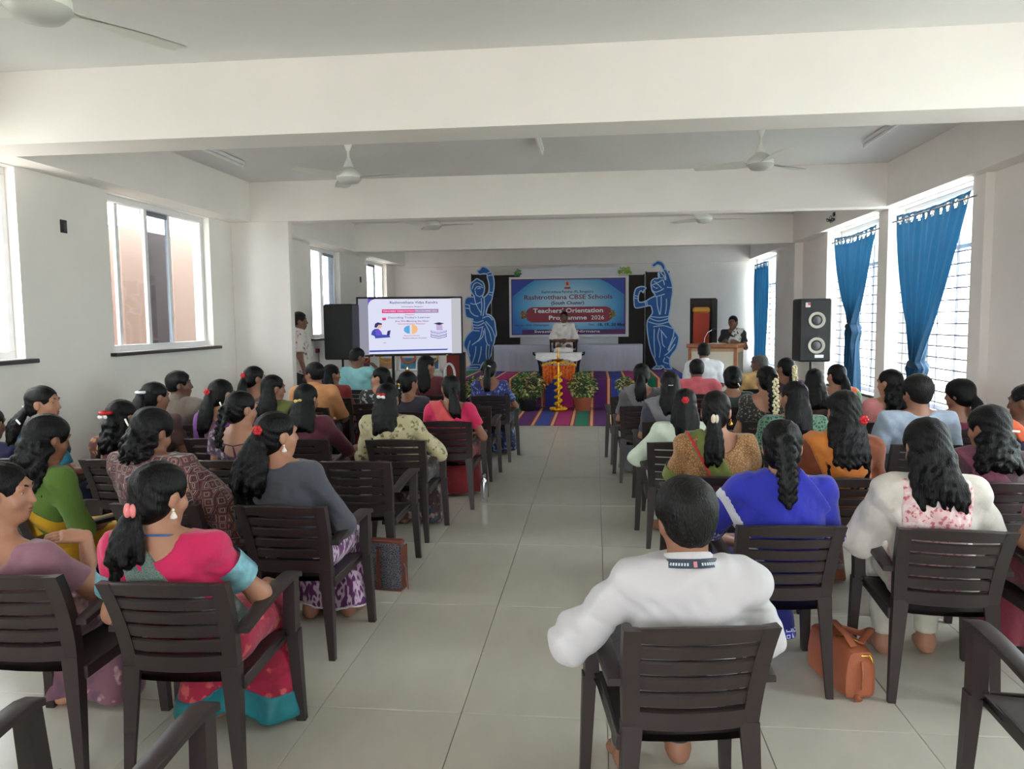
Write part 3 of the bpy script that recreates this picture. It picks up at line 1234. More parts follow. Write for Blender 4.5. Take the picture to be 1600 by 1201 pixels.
def person(label, x, y, deg, zt=1.16, hx=0., hy=-.145, hyaw=0., hpitch=8., hroll=0., skin=1, h=.016, wd=1., female=True,
           top=None, drape=None, lower=None, hair=None, face=True, arms=None, hands=None, group='seated audience members',
           stand=False, extras=None, ground=0., feet=True, seat_dz=0., sdrop=0.):
    """local frame: floor point under the seat middle, +Y ahead of the sitter.
    top = dict(m, sleeve, neck(w,depth), off, border); drape = dict(m, hw, border); lower = dict(m, kind)"""
    root = thing('person', label, 'person', (x, y, ground), math.radians(deg), group)
    rs = random.Random(label)
    seed = rs.uniform(0, 6)
    hyaw, hpitch, hroll = math.radians(hyaw), math.radians(hpitch), math.radians(hroll)
    sz = zt - .295 - sdrop
    cz = zt - .39 - sdrop
    hc = np.array((hx, hy, zt - .108))
    HR = rot3(hyaw, hpitch, hroll)
    nb = (hx * .85, hy - .030, zt - .262 - sdrop)
    ty = hy - .022                                   # chest depth position
    if stand:
        pel = (0, 0, .90 * zt / 1.66)
        wst = (hx * .3, -.01, pel[2] + .16)
    else:
        pel = (0, -.060, .50 + seat_dz)
        wst = (hx * .35, -.06 * .45 + ty * .55, .61 + seat_dz)
    chest = (hx * .75, ty, cz)
    sw = (.150 if female else .172) * wd
    SL = (hx * .8 - sw, ty - .005, sz)
    SR = (hx * .8 + sw, ty - .005, sz)
    A = {'eL': (SL[0] - .065, ty + .05, sz - .25), 'wL': (-.10, ty + .30, sz - .31 if not stand else sz - .42),
         'eR': (SR[0] + .065, ty + .05, sz - .25), 'wR': (.10, ty + .30, sz - .31 if not stand else sz - .42)}
    if arms:
        A.update(arms)
    # --- torso primitives (shared by skin and clothes through off)

    def torso(o):
        r = [C(pel, wst, .112 * wd + o, .096 * wd + o, (1.32, .95, 1)),
             C(wst, chest, .096 * wd + o, .104 * wd + o, (1.32, .92, 1)),
             EL((chest[0], chest[1] + .002, chest[2] + .035), (.150 * wd + o, .098 * wd + o, .125 + o)),
             C(SL, SR, .050 + o, .050 + o),
             C((nb[0] - .02, nb[1], nb[2] + .01), lerp(SL, SR, .06), .046 + o, .050 + o),
             C((nb[0] + .02, nb[1], nb[2] + .01), lerp(SL, SR, .94), .046 + o, .050 + o)]
        if female:
            for s in (-1, 1):
                r.append(EL((chest[0] + s * .068, chest[1] + .075 * wd, chest[2] - .03), (.058 + o, .058 + o, .062 + o)))
        return r

    def legs(o, cap=0.):
        r = []
        for s in (-1, 1):
            if stand:
                hp, kn, an = (s * .085, 0, pel[2] - .03), (s * .09, .01, pel[2] * .53), (s * .09, -.02, .075)
            else:
                hp, kn, an = (s * .085, -.05, .475 + seat_dz), (s * .105, .335, .462 + seat_dz), (s * .10, .30 + .02 * s, .075)
            r += [C(hp, kn, .078 * wd + o, .056 + o), C(kn, an, .052 + o, .036 + o)]
        return r

    def footp(s):
        an = (s * .09, -.02, .075) if stand else (s * .10, .30 + .02 * s, .075)
        return [C((an[0], an[1] - .02, .032), (an[0], an[1] - .01, .07), .032, .034), C((an[0], an[1], .045), (an[0] + s * .012, an[1] + .10, .026), .034, .024, (1.15, 1, .9)),
                C((an[0] + s * .012, an[1] + .10, .024), (an[0] + s * .016, an[1] + .15, .018), .026, .016, (1.5, 1, .9))]

    uw = .041 * (.5 + .5 * wd) * (1.0 if female else 1.12)
    body = torso(0) + [C(SL, A['eL'], uw, uw * .84), C(A['eL'], A['wL'], uw * .86, .025), C(SR, A['eR'], uw, uw * .84), C(A['eR'], A['wR'], uw * .86, .025)]
    hp_ = lambda p: tuple(hc + HR @ np.array(p))
    body += [C(nb, hp_((0, -.022, -.06)), .050, .047 if female else .053),
             EL(hp_((0, -.012, .025)), (.071, .090, .082), HR), EL(hp_((0, .022, -.038)), (.058, .066, .070), HR),
             EL(hp_((0, .055, -.086)), (.026, .022, .018), HR)]
    for s in (-1, 1):
        body.append(EL(hp_((s * .073, -.006, -.008)), (.010, .020, .031), HR, .008))
    if face:
        body += [C(hp_((0, .082, .012)), hp_((0, .099, -.025)), .0070, .0108, k=.014),
                 EL(hp_((0.0, .083, -.052)), (.022, .010, .007), HR, .008), EL(hp_((0, .081, -.064)), (.018, .010, .007), HR, .008),
                 C(hp_((-.04, .073, .030)), hp_((.04, .073, .030)), .009, k=.02)]
        for s in (-1, 1):
            body.append(EL(hp_((s * .040, .058, -.028)), (.022, .020, .022), HR, .02))
            body.append(EL(hp_((s * .031, .0665, .0175)), (.0165, .0115, .0065), HR, .004))
            body.append(EL(hp_((s * .031, .0655, -.002)), (.0150, .0095, .0045), HR, .004))
    for side, key in ((-1, 'L'), (1, 'R')):
        hd = (hands or {}).get(key)
        W = A['w' + key]
        E = A['e' + key]
        if hd:
            body += hand_prims(W, hd[0], hd[1], side, hd[2] if len(hd) > 2 else .5)
        else:
            dv = (Vector(W) - Vector(E)).normalized()
            body += hand_prims(W, dv + Vector((-side * .3, .1, -.15)), (0, 0, -1) if not stand else (-side, .2, 0), side, .35)
    if feet:
        body += legs(0) + footp(-1) + footp(1)
    fine = []
    if face:
        fine.append((hc - .125, hc + np.array((.125, .125, .13)), max(.006, h * .56)))
    if hands:
        for key in hands:
            w = np.array(A['w' + key])
            fine.append((w - .12, w + .12, .0042))
    else:
        for key in 'LR':
            w = np.array(A['w' + key]) + np.array((0, .06, -.02))
            fine.append((w - .10, w + .10, .006 if h < .0105 else .0085))
    sdf_obj('body', body, h * 1.6, .035, SKIN[skin], root, None, fine)
    if face:
        for s in (-1, 1):
            e = MB().ball((0, 0, 0), .0118, 12, 8).build('eye', EYEW, root, 180)
            e.location = hp_((s * .031, .0645, .008))
            e.rotation_euler = Matrix(HR.tolist()).to_euler()
            MB().ball((0, .0070, 0), (.0072, .0056, .0072), 10, 6).build('iris', EYEB, e, 180)
            q = MB()
            q.tube([hp_((s * .014, .084, .030)), hp_((s * .031, .083, .036)), hp_((s * .050, .068, .030))], [.0032, .0038, .0015], 6)
            q.build('eyebrow', HAIR, root, 60)
        q = MB()
        q.ball((0, 0, 0), (.020, .0075, .0062), 10, 6)
        q.ball((0, -.001, -.011), (.017, .0075, .0062), 10, 6)
        o = q.build('lips', LIPS, root, 180)
        o.location = hp_((0, .0865, -.053))
        o.rotation_euler = Matrix(HR.tolist()).to_euler()
    # --- upper garment
    if top:
        of = top.get('off', .009)
        pr = torso(of)
        slp = [] if top.get('sleeve_m') else pr
        sl = top.get('sleeve', .55)
        for S_, key in ((SL, 'L'), (SR, 'R')):
            E, W = A['e' + key], A['w' + key]
            lo_ = top.get('loose', .0)
            sf = top.get('short_' + key)
            q = sl if sf is None else sf
            if q <= 1:
                slp.append(C(S_, lerp(S_, E, q), uw + of + .002, uw * (1 - .14 * q) + of + .005 + lo_, clip=q < 1))
            else:
                slp.append(C(S_, E, uw + of + .002, uw * .86 + of + .004 + lo_))
                slp.append(C(E, lerp(E, W, q - 1), uw * .86 + of + .004 + lo_, .028 + of + .004 + lo_, clip=True))
        nw, nd = top.get('neck', (.075, .05))
        nbz = nb[2] + .035
        fz = folds(top.get('fold', .0065), 40, seed)
        zlow = top.get('hem', .40)

        def post(V, X, Y, Z):
            V = fz(V, X, Y, Z)
            if nd > 0:
                dz = np.where(Z > nbz, 0, (Z - nbz) / nd)
                back = np.sqrt(((X - nb[0]) / nw) ** 2 + dz ** 2) - 1
                dz2 = np.where(Z > nbz, 0, (Z - nbz) / max(.06, nd * .8))
                frt = np.sqrt(((X - nb[0]) / nw) ** 2 + dz2 ** 2) - 1
                g = np.where(Y < nb[1] + .02, back, frt) * min(nw, nd)
                V = np.maximum(V, -g)
            if top.get('panel'):
                V = np.maximum(V, np.abs(X - chest[0]) - top['panel'])
            V = np.maximum(V, Z - (nb[2] + .035 + .02 * (nd <= 0)))
            return np.maximum(V, zlow - Z)
        sdf_obj(top.get('name', 'blouse'), pr, h, .03, top['m'], root, post)
        if top.get('sleeve_m'):
            fs_ = fz
            sdf_obj('sleeves', slp + torso(of - .010), h, .03, top['sleeve_m'], root, lambda V, X, Y, Z: np.maximum(np.maximum(fs_(V, X, Y, Z), Z - (nb[2] + .05)), zlow - Z))
        if top.get('border'):
            for S_, key in ((SL, 'L'), (SR, 'R')):
                E = A['e' + key]
                p0 = lerp(S_, E, max(0, sl - top.get('bw', .22)))
                p1 = lerp(S_, E, sl + .01)
                q = MB()
                q.tube([p0, p1], [uw + of + .0165, uw * .93 + of + .0195], 18, False)
                q.build('sleeve_border', top['border'], root, 60)
        if top.get('collar'):
            q = MB()
            rws = []
            for a in range(25):
                an = 2 * PI * a / 24
                cx, cy_ = nb[0] + math.sin(an) * .066, nb[1] + .010 - math.cos(an) * .066
                zz = nb[2] + .045 - .045 * (1 - math.cos(an)) * .5
                rws.append([(cx * 1.0, cy_, zz + .036), (nb[0] + (cx - nb[0]) * 1.10, nb[1] + .012 + (cy_ - nb[1] - .012) * 1.10, zz + .030), (nb[0] + (cx - nb[0]) * 1.32, nb[1] + .012 + (cy_ - nb[1] - .012) * 1.3, zz - .012)])
            q.quadstrip(rws)
            q.build('collar', top['m'], root, 60)
    # --- drape over the left shoulder
    if drape:
        of = drape.get('off', .017)
        pr = torso(of)
        if drape.get('arm'):
            E = A['eL']
            pr.append(C(SL, lerp(SL, E, drape['arm']), uw + of + .012, uw + of + .02, clip=True))
        sd = drape.get('side', -1)
        p0 = np.array((hx * .8 + sd * .10, sz + .04))
        p1 = np.array((hx * .3 - sd * .17, drape.get('zlow', .50)))
        u = (p1 - p0) / np.linalg.norm(p1 - p0)
        nn = np.array((-u[1], u[0]))
        hw = drape.get('hw', .07)
        fz = folds(.0065, 46, seed + 1)

        def post(V, X, Y, Z):
            V = fz(V, X, Y, Z)
            t = (X - p0[0]) * u[0] + (Z - p0[1]) * u[1]
            dd = np.abs((X - p0[0]) * nn[0] + (Z - p0[1]) * nn[1]) - (hw + .10 * np.clip(t, 0, 1) * drape.get('flare', 1.))
            V = np.maximum(V, dd)
            if drape.get('neckcut', True):
                g = np.sqrt(((X - nb[0]) / .062) ** 2 + ((Y - nb[1]) / .075) ** 2) - 1
                V = np.maximum(V, -np.where(Z > nb[2] - .03, g, 1) * .06)
            return np.maximum(V, .42 - Z)
        sdf_obj(drape.get('name', 'saree_drape'), pr, h, .03, drape['m'], root, post)
        if drape.get('border'):
            def post2(V, X, Y, Z):
                V = fz(V, X, Y, Z)
                t = (X - p0[0]) * u[0] + (Z - p0[1]) * u[1]
                w_ = hw + .10 * np.clip(t, 0, 1) * drape.get('flare', 1.)
                q = ((X - p0[0]) * nn[0] + (Z - p0[1]) * nn[1]) * drape.get('bside', 1)
                dd = np.abs(q - (w_ - .015)) - drape.get('bw', .016)
                V = np.maximum(V - .004, dd)
                g = np.sqrt(((X - nb[0]) / .062) ** 2 + ((Y - nb[1]) / .075) ** 2) - 1
                V = np.maximum(V, -np.where(Z > nb[2] - .03, g, 1) * .06)
                return np.maximum(V, .42 - Z)
            sdf_obj('drape_border', pr, h, .03, drape['border'], root, post2)
    # --- lower garment
    if lower:
        kind = lower.get('kind', 'skirt')
        if kind == 'trousers':
            pr = legs(.012) + [C(pel, (pel[0], pel[1] + .02, pel[2] - .02), .118 * wd, sc=(1.3, 1, .9))]
            zc = lower.get('hem', .085)
            fz = folds(.003, 40, seed)
            sdf_obj('trousers', pr, h * 1.4, .04, lower['m'], root, lambda V, X, Y, Z: np.maximum(fz(V, X, Y, Z), zc - Z))
        else:
            if stand:
                pr = [C((0, 0, pel[2] + .06), (0, 0, .10), .12, .155, (1.3, 1, 1))]
            else:
                fy = lower.get('fy', 0.)
                pr = [C((-.085, -.07, .475), (-.105, .34 + fy, .462), .098 * wd, .078), C((.085, -.07, .475), (.105, .34 + fy, .462), .098 * wd, .078), C((0, .05, .455), (0, .33 + fy, .445), .085, .075),
                      C((-.09, .35 + fy, .44), (-.11, .33 + fy, .05), .080, .098), C((.09, .35 + fy, .44), (.11, .33 + fy, .05), .080, .098), C((0, .37 + fy, .43), (0, .34 + fy, .06), .08, .105)]
            pr += lower.get('extra', [])
            zc = lower.get('hem', .03)
            f0 = folds(1., 46, seed, True)
            fz = lambda V, X, Y, Z: V + .6 * (f0(0., X, Y, Z)) * (.006 + .016 * np.clip(1 - Z / .42, 0, 1)) + 0 * V
            hemz = lambda X, Y: zc + .016 * np.sin(17 * X + seed) + .012 * np.sin(23 * Y + seed * 2)
            sdf_obj(lower.get('name', 'saree_skirt'), pr, h * 1.5, .06, lower['m'], root, lambda V, X, Y, Z: np.maximum(fz(V, X, Y, Z), np.maximum(hemz(X, Y), .012) - Z))
            if lower.get('border'):
                bwid = lower.get('bw', .07)
                sdf_obj('skirt_border', pr, h * 1.3, .06, lower['border'], root, lambda V, X, Y, Z: np.maximum(np.maximum(fz(V, X, Y, Z) - .005, np.maximum(hemz(X, Y), .012) - .004 - Z), Z - hemz(X, Y) - bwid))
    # --- hair
    if hair:
        make_hair(root, hair, hc, HR, hp_, rs, h, nb, ty, zt)
    if extras:
        extras(root, dict(hp=hp_, HR=HR, hc=hc, nb=nb, SL=SL, SR=SR, A=A, sz=sz, ty=ty, zt=zt, uw=uw, chest=chest))
    return root


def make_hair(root, hr, hc, HR, hp_, rs, h, nb, ty, zt):
    st = hr['style']
    m = hr.get('m', HAIRS if st == 'short' else HAIR)
    hh = min(h, .0125) if h > .0105 else .0065
    pr = []
    vol = hr.get('vol', 0.)
    if st == 'short':
        pr += [EL(hp_((0, -.014, .034)), (.081 + vol, .099 + vol, .087 + vol), HR), EL(hp_((0, -.042, -.018)), (.069, .064, .070), HR)]
    else:
        pr += [EL(hp_((0, -.016, .031)), (.080 + vol, .099 + vol, .086 + vol), HR), EL(hp_((0, -.040, -.030)), (.071 + vol, .068 + vol, .074), HR)]
    base = np.array(hp_((hr.get('bx', 0), -.105, hr.get('bz', -.012))))
    chains = []
    L = hr.get('len', .30)
    back_y = min(ty - .125, base[1] - .02)
    sway = hr.get('sway', 0.)
    if st == 'pony':
        n = hr.get('n', 13) + 4
        w = hr.get('w', 1.)
        for i in range(n):
            a = 2 * PI * i / n * 1.9
            q = rs.uniform(.35, 1.)
            end = np.array((base[0] + sway + math.cos(a) * .036 * w * q, back_y + math.sin(a) * .020 * q, base[2] - L * rs.uniform(.80, 1.06)))
            mid = np.array((base[0] + sway * .4 + math.cos(a) * .062 * w * q, min(back_y, base[1] - .045) + math.sin(a) * .034 * q, base[2] - L * .40))
            pts = [(base, .020)]
            ph = rs.uniform(0, 6)
            wv = hr.get('wave', .005)
            for k in range(1, 9):
                t = k / 8
                c = (1 - t) ** 2 * base + 2 * t * (1 - t) * mid + t * t * end
                c = c + np.array((math.sin(t * 9 + ph) * wv, math.cos(t * 9 + ph) * wv, 0)) * t
                pts.append((c, .0185 * (1 - .70 * t ** 1.4) + .0015))
            chains.append(pts)
    elif st in ('long', 'curly'):
        n = hr.get('n', 20) + 6
        w = hr.get('w', .095)
        for i in range(n):
            f = -1 + 2 * i / (n - 1)
            top = np.array(hp_((f * .062, -.080 + .05 * f * f, .0 - .02 * abs(f))))
            s2 = rs.uniform(-.012, .012)
            mid = np.array((top[0] * .6 + hc[0] * .4 + f * w * .75 + s2, min(back_y + .035 * f * f, top[1] - .004) + rs.uniform(-.008, .008), top[2] - L * .45))
            end = np.array((hc[0] + f * w + sway + rs.uniform(-.018, .018), back_y + .03 * f * f + rs.uniform(-.014, .010), top[2] - L * rs.uniform(.84, 1.06)))
            pts = [(top, .026)]
            K = 7
            ph = rs.uniform(0, 6)
            wv = hr.get('wave', .006) * (3. if st == 'curly' else 1)
            for k in range(1, K + 1):
                t = k / K
                a = (1 - t) ** 2 * top + 2 * t * (1 - t) * mid + t * t * end
                a = a + np.array((math.sin(t * (16 if st == 'curly' else 8) + ph) * wv, math.cos(t * (16 if st == 'curly' else 8) + ph) * wv, 0))
                pts.append((a, .0215 * (1 - .80 * t ** 1.5) + .0012))
            chains.append(pts)
    elif st == 'bun':
        pr.append(EL(hp_((0, -.112, hr.get('bz', -.02))), (.048, .040, .044), HR))
        for i in range(7):
            a = 2 * PI * i / 7
            pr.append(EL(hp_((math.cos(a) * .028, -.122, hr.get('bz', -.02) + math.sin(a) * .026)), (.024, .024, .022), HR, .008))
    elif st == 'braid':
        nseg = hr.get('nseg', 11)
        end = np.array((base[0] + sway, back_y - .012, base[2] - L))
        prev = None
        for i in range(nseg):
            t = i / (nseg - 1)
            c = base * (1 - t) + end * t
            c[1] = base[1] + (back_y - base[1]) * min(1, t * 2.2) - .01
            if c[2] < .84:
                c[1] = max(c[1], -.240)
            rr = hr.get('r', .026) * (1 - .35 * t)
            for s in (-1, 1):
                a = c + np.array((s * rr * .95, -.004, .020))
                b = c + np.array((-s * rr * .10, -.012, -.016))
                pr.append(C(a, b, rr * .58, rr * .46, k=.0015))
        end[1] = max(end[1], -.240)
        pr.append(C(end, end + np.array((0, 0, -.11)), .026, .012, (1.25, .8, 1), k=.01))
        pr.append(C(base + np.array((0, .02, .02)), base + np.array((0, 0, -.02)), .034, .028))
    for ch in chains:
        if not hr.get('free'):
            ch = [((a[0], max(a[1], -.250), a[2]) if a[2] < .82 else a, ra) for a, ra in ch]
        for (a, ra), (b, rb) in zip(ch[:-1], ch[1:]):
            pr.append(C(a, b, ra, rb, k=.007))
    inv = HR.T
    low = hr.get('low', -.058 if st == 'short' else -.2)
    hl = hr.get('hairline', .0)

    def post(V, X, Y, Z):
        px, py, pz = X - hc[0], Y - hc[1], Z - hc[2]
        qx = inv[0][0] * px + inv[0][1] * py + inv[0][2] * pz
        qy = inv[1][0] * px + inv[1][1] * py + inv[1][2] * pz
        qz = inv[2][0] * px + inv[2][1] * py + inv[2][2] * pz
        near = (px * px + py * py + pz * pz) < .16 ** 2
        g = (np.sqrt((qx / .074) ** 2 + ((qy - .108) / (.098 + hl)) ** 2 + ((qz + .045) / .118) ** 2) - 1) * .075
        V = np.where(near, np.maximum(V, -g), V)
        e = np.minimum(np.sqrt((qx - .082) ** 2 + (qy - .010) ** 2 + ((qz + .018) * .8) ** 2), np.sqrt((qx + .082) ** 2 + (qy - .010) ** 2 + ((qz + .018) * .8) ** 2)) - (.030 if not hr.get('coverear') else .004)
        V = np.where(near, np.maximum(V, -e), V)
        if st == 'short':
            V = np.maximum(V, (low + .55 * np.maximum(qy + .02, 0)) - qz)
            V = V + .0016 * np.sin(150 * qx + 9 * np.sin(30 * qy)) * np.sin(140 * qy + 50 * qz)
            if hr.get('bald'):
                bd = np.sqrt((qx / .055) ** 2 + ((qy + .01) / .075) ** 2 + ((qz - .12) / .055) ** 2) - 1
                V = np.maximum(V, -bd * .05)
        else:
            V = V + .0014 * np.sin(170 * qx + 8 * np.sin(22 * qz))
        return V
    sdf_obj('hair', pr, hh, .022, m, root, post)
    # clips, ties, flowers
    for cl in hr.get('clips', ()):
        kind, pos, m1 = cl[0], cl[1], cl[2]
        p = base + np.array(pos) if kind != 'head' and not (len(cl) > 4) else np.array(hp_(pos))
        q = MB()
        if kind == 'bow':
            for s in (-1, 1):
                q.ball((s * .017, -.004, .003 * s), (.016, .008, .013), 10, 6)
            q.ball((0, -.008, 0), .009, 8, 6)
        elif kind == 'claw':
            q.ball((0, 0, 0), (.013, .012, .027), 10, 8)
            q.ball((.018, 0, .0), (.010, .012, .024), 10, 8)
        elif kind == 'band':
            pts = [(.034 * math.cos(2 * PI * a / 14), .034 * math.sin(2 * PI * a / 14), 0) for a in range(15)]
            q.tube(pts, .011, 8, False)
        elif kind == 'bar':
            q.box((0, 0, 0), (.040, .008, .011), .003)
        elif kind == 'flower':
            for a in range(6):
                q.ball((.014 * math.cos(a * PI / 3), -.004, .014 * math.sin(a * PI / 3)), (.012, .008, .012), 8, 6)
            q.ball((0, -.010, 0), .009, 8, 6)
        elif kind == 'garland':
            for a in range(34):
                t = a / 33
                q.ball((.018 * math.sin(a * 2.4), -.012 + .008 * math.cos(a * 1.7) - cl[3][0] * t, -cl[3][1] * t), (.013, .012, .013), 6, 5)
        o = q.build({'bow': 'hair_bow', 'claw': 'hair_claw', 'band': 'hair_band', 'bar': 'hair_clip', 'flower': 'hair_flower', 'garland': 'jasmine_garland'}[kind], m1, root, 180)
        o.location = p
        if kind in ('bow', 'bar') and len(cl) > 3 and isinstance(cl[3], (int, float)):
            o.rotation_euler = (0, math.radians(cl[3]), 0)
    for (s, m1) in hr.get('ear', ()):
        q = MB()
        q.ball((0, 0, 0), (.005, .005, .006), 8, 6)
        q.lathe([(.004, -.006), (.012, -.022), (.013, -.028), (.003, -.032)], n=10)
        o = q.build('earring', m1, root, 180)
        o.location = hp_((s * .079, -.004, -.044))

# ================================================================== stage and what stands there
def stripes_mat():
    m, nt, b_ = _new('striped_rug_weave')
    L = nt.links.new
    tc = nt.nodes.new('ShaderNodeTexCoord')
    s = nt.nodes.new('ShaderNodeSeparateXYZ')
    L(tc.outputs['Object'], s.inputs[0])
    ad = nt.nodes.new('ShaderNodeMath')
    ad.operation = 'ADD'
    ad.inputs[1].default_value = 1.215 + 12.0
    L(s.outputs['X'], ad.inputs[0])
    mu = nt.nodes.new('ShaderNodeMath')
    mu.operation = 'MULTIPLY'
    mu.inputs[1].default_value = 1 / 1.2
    L(ad.outputs[0], mu.inputs[0])
    fr = nt.nodes.new('ShaderNodeMath')
    fr.operation = 'FRACT'
    L(mu.outputs[0], fr.inputs[0])
    pur, blu, mag, grn = S(92, 40, 108), S(52, 66, 150), S(176, 40, 112), S(22, 120, 92)
    red, cre = S(150, 34, 52), S(226, 180, 130)
    st = []
    for i, c in enumerate((pur, blu, mag, grn)):
        q = i * .25
        st += [(q, c), (q + .172, red), (q + .192, cre), (q + .228, red)]
    r = ramp_node(nt, st)
    L(fr.outputs[0], r.inputs['Fac'])
    L(r.outputs['Color'], b_.inputs['Base Color'])
    b_.inputs['Roughness'].default_value = .9
    n = nt.nodes.new('ShaderNodeTexNoise')
    n.inputs['Scale'].default_value = 120
    L(tc.outputs['Object'], n.inputs['Vector'])
    bp = nt.nodes.new('ShaderNodeBump')
    bp.inputs['Strength'].default_value = .3
    bp.inputs['Distance'].default_value = .005
    L(n.outputs['Fac'], bp.inputs['Height'])
    L(bp.outputs['Normal'], b_.inputs['Normal'])
    return m


RUG = stripes_mat()
SZ = .535
st = thing('stage_platform', 'low stage platform covered with a striped purple, blue, pink and green carpet', 'stage', (0, 0, 0))
MB().box((-.55, 15.66, SZ / 2 - .006), (4.46, 3.20, SZ - .014)).build('platform', mat('stage_wood', S(92, 66, 48), .7), st)
t = MB()
rows = []
for i in range(81):
    x = -2.80 + 4.5 * i / 80
    w = .006 * math.sin(i * .9) + .004 * math.sin(i * 2.3)
    rows.append([(x, 17.27, SZ), (x, 15.6, SZ + .001), (x, 14.06, SZ), (x, 14.035, SZ - .012), (x, 14.03 + w * .5, .30), (x, 14.025 + w, .012)])
t.quadstrip(rows)
t.build('striped_cover', RUG, st, 40)
rg = MB().box((-.30, 12.82, .006), (3.2, 2.34, .010), .003).build('floor_rug', RUG)
tag(rg, 'striped woven rug laid on the tiles in front of the stage', 'rug')

DK = mat('dark_board', S(50, 45, 44), .8, var=.15, scale=5)
for lab, x0, x1, z0, z1, y in (('tall dark board behind the dancer cut-out with one arm on the hip', -2.68, -2.25, SZ, 2.62, 16.66),
                               ('dark board between the banner and the hand-on-hip dancer cut-out', -2.24, -1.55, SZ, 2.60, 16.70),
                               ('dark board behind the banner edge facing the bent-elbow dancer', .42, 1.05, SZ, 2.56, 16.70),
                               ('tall dark board behind the dancer cut-out with a bent elbow', 1.06, 1.56, SZ, 2.61, 16.64)):
    r = thing('display_board', lab, 'board', ((x0 + x1) / 2, y, z0), 0, 'dark display boards along the stage wall')
    w, hgt = x1 - x0, z1 - z0
    MB().box((0, 0, hgt / 2), (w - .03, .03, hgt - .03)).build('panel', DK, r)
    for sx in (-1, 1):
        MB().box((sx * (w / 2 - .012), -.004, hgt / 2), (.024, .04, hgt), .003).build('edge_trim', mat('board_trim', S(36, 32, 32), .6), r)
t = MB()
rows = []
for i in range(40):
    x = -1.62 + 2.11 * i / 39
    rows.append([(x, 16.672 + .002 * math.sin(i * .8), 2.73 - .02 * math.sin(i * .25)), (x, 16.672 + .002 * math.sin(i * .8 + 1), 1.8), (x, 16.672 + .002 * math.sin(i * .8), .60)])
t.quadstrip(rows)
o = t.build('backdrop_sheet', mat('cloth_backdrop_white', S(214, 218, 224), .85, var=.03, scale=2, bump=.2, bscale=10), None, 180)
tag(o, 'white cloth hung behind the blue programme banner', 'cloth')
for x0, x1, lab in ((-1.71, -1.61, 'green leaf bunch'), (.49, .76, 'yellow green leaf bunch')):
    t = MB()
    rr = random.Random(lab)
    for k in range(26):
        px, pz = rr.uniform(x0, x1), rr.uniform(2.57, 2.70)
        a = rr.uniform(0, PI)
        dx, dz = math.cos(a) * .05, math.sin(a) * .03
        yy = 16.665 - rr.uniform(.0, .03)
        t.add([(px - dx, yy, pz - dz), (px - dz * .5, yy - .008, pz + dx * .45), (px + dx, yy, pz + dz), (px + dz * .5, yy - .006, pz - dx * .45)], [(0, 1, 2, 3)])
    o = t.build('leaf_bunch', mat('leaf_lime' if x0 > 0 else 'leaf_green', S(140, 178, 60) if x0 > 0 else S(92, 140, 84), .6), None)
    tag(o, lab + (' tucked on the banner top beside the bent-elbow dancer' if x0 > 0 else ' tucked on the banner top beside the hand-on-hip dancer'), 'leaves')

# banner
bn = thing('programme_banner', 'blue printed programme banner in a white frame above the stage table', 'banner', (-.57, 16.642, 1.245))


def B(px, py):
    return ((px - 790) * .001854, 1.28 - (py - 75) * .00183)


def banner_print():
    m, nt, b_ = _new('banner_print')
    L = nt.links.new
    tc = nt.nodes.new('ShaderNodeTexCoord')
    mp = nt.nodes.new('ShaderNodeMapping')
    mp.inputs['Location'].default_value = (0, 0, -.78)
    mp.inputs['Scale'].default_value = (.78, .0, 1.15)
    L(tc.outputs['Object'], mp.inputs['Vector'])
    ln = nt.nodes.new('ShaderNodeVectorMath')
    ln.operation = 'LENGTH'
    L(mp.outputs[0], ln.inputs[0])
    r = ramp_node(nt, [(.05, S(206, 226, 240)), (.45, S(150, 204, 232)), (.8, S(70, 158, 214)), (1., S(44, 110, 190))], False)
    L(ln.outputs['Value'], r.inputs['Fac'])
    L(r.outputs['Color'], b_.inputs['Base Color'])
    b_.inputs['Roughness'].default_value = .5
    return m


MB().box((0, .005, .64), (2.56, .04, 1.30), .004).build('white_frame', mat('banner_white', S(224, 226, 232), .6), bn)
x0, z1 = B(125, 95)
x1, z0 = B(1445, 750)
MB().box(((x0 + x1) / 2, -.017, (z0 + z1) / 2), (x1 - x0, .004, z1 - z0)).build('border_print', mat('print_purple', S(92, 40, 110), .5), bn)
x0, z1 = B(137, 108)
x1, z0 = B(1430, 738)
MB().box(((x0 + x1) / 2, -.019, (z0 + z1) / 2), (x1 - x0, .004, z1 - z0)).build('sky_print', banner_print(), bn)


def flat(nm, pts, y, m, par):
    return MB().prism_xz(pts, y, y + .002).build(nm, m, par)


PB = mat('print_blue', S(42, 72, 176), .5)
flat('corner_print', [B(*p) for p in ((137, 108), (400, 108), (330, 150), (240, 215), (137, 300))], -.0235, PB, bn)
flat('corner_print', [B(*p) for p in ((1430, 108), (1150, 108), (1240, 150), (1330, 215), (1430, 290))], -.0235, PB, bn)
flat('footer_print', [B(*p) for p in ((250, 690), (1430, 690), (1430, 738), (250, 738))], -.0235, mat('print_plum', S(84, 38, 104), .5), bn)
pill = []
for k in range(13):
    a = PI / 2 + PI * k / 12
    pill.append(B(380 + 90 * math.cos(a), 515 - 90 * math.sin(a)))
for k in range(13):
    a = -PI / 2 + PI * k / 12
    pill.append(B(1210 + 90 * math.cos(a), 515 - 90 * math.sin(a)))
flat('title_pill', pill, -.0235, mat('print_maroon', S(140, 40, 58), .5), bn)
NAVY, MAR, WHT, INK = mat('print_navy', S(40, 58, 120), .5), mat('print_darkred', S(122, 44, 84), .5), mat('print_white', S(236, 236, 240), .5), mat('marker_ink', S(26, 28, 62), .5)


def btext(nm, txt, px, py, wpx, size, m, bold=.002):
    x, z = B(px, py)
    text_mesh(nm, txt, size, (x, -.0255, z), m, bn, .0008, bold, width=wpx * .001854)


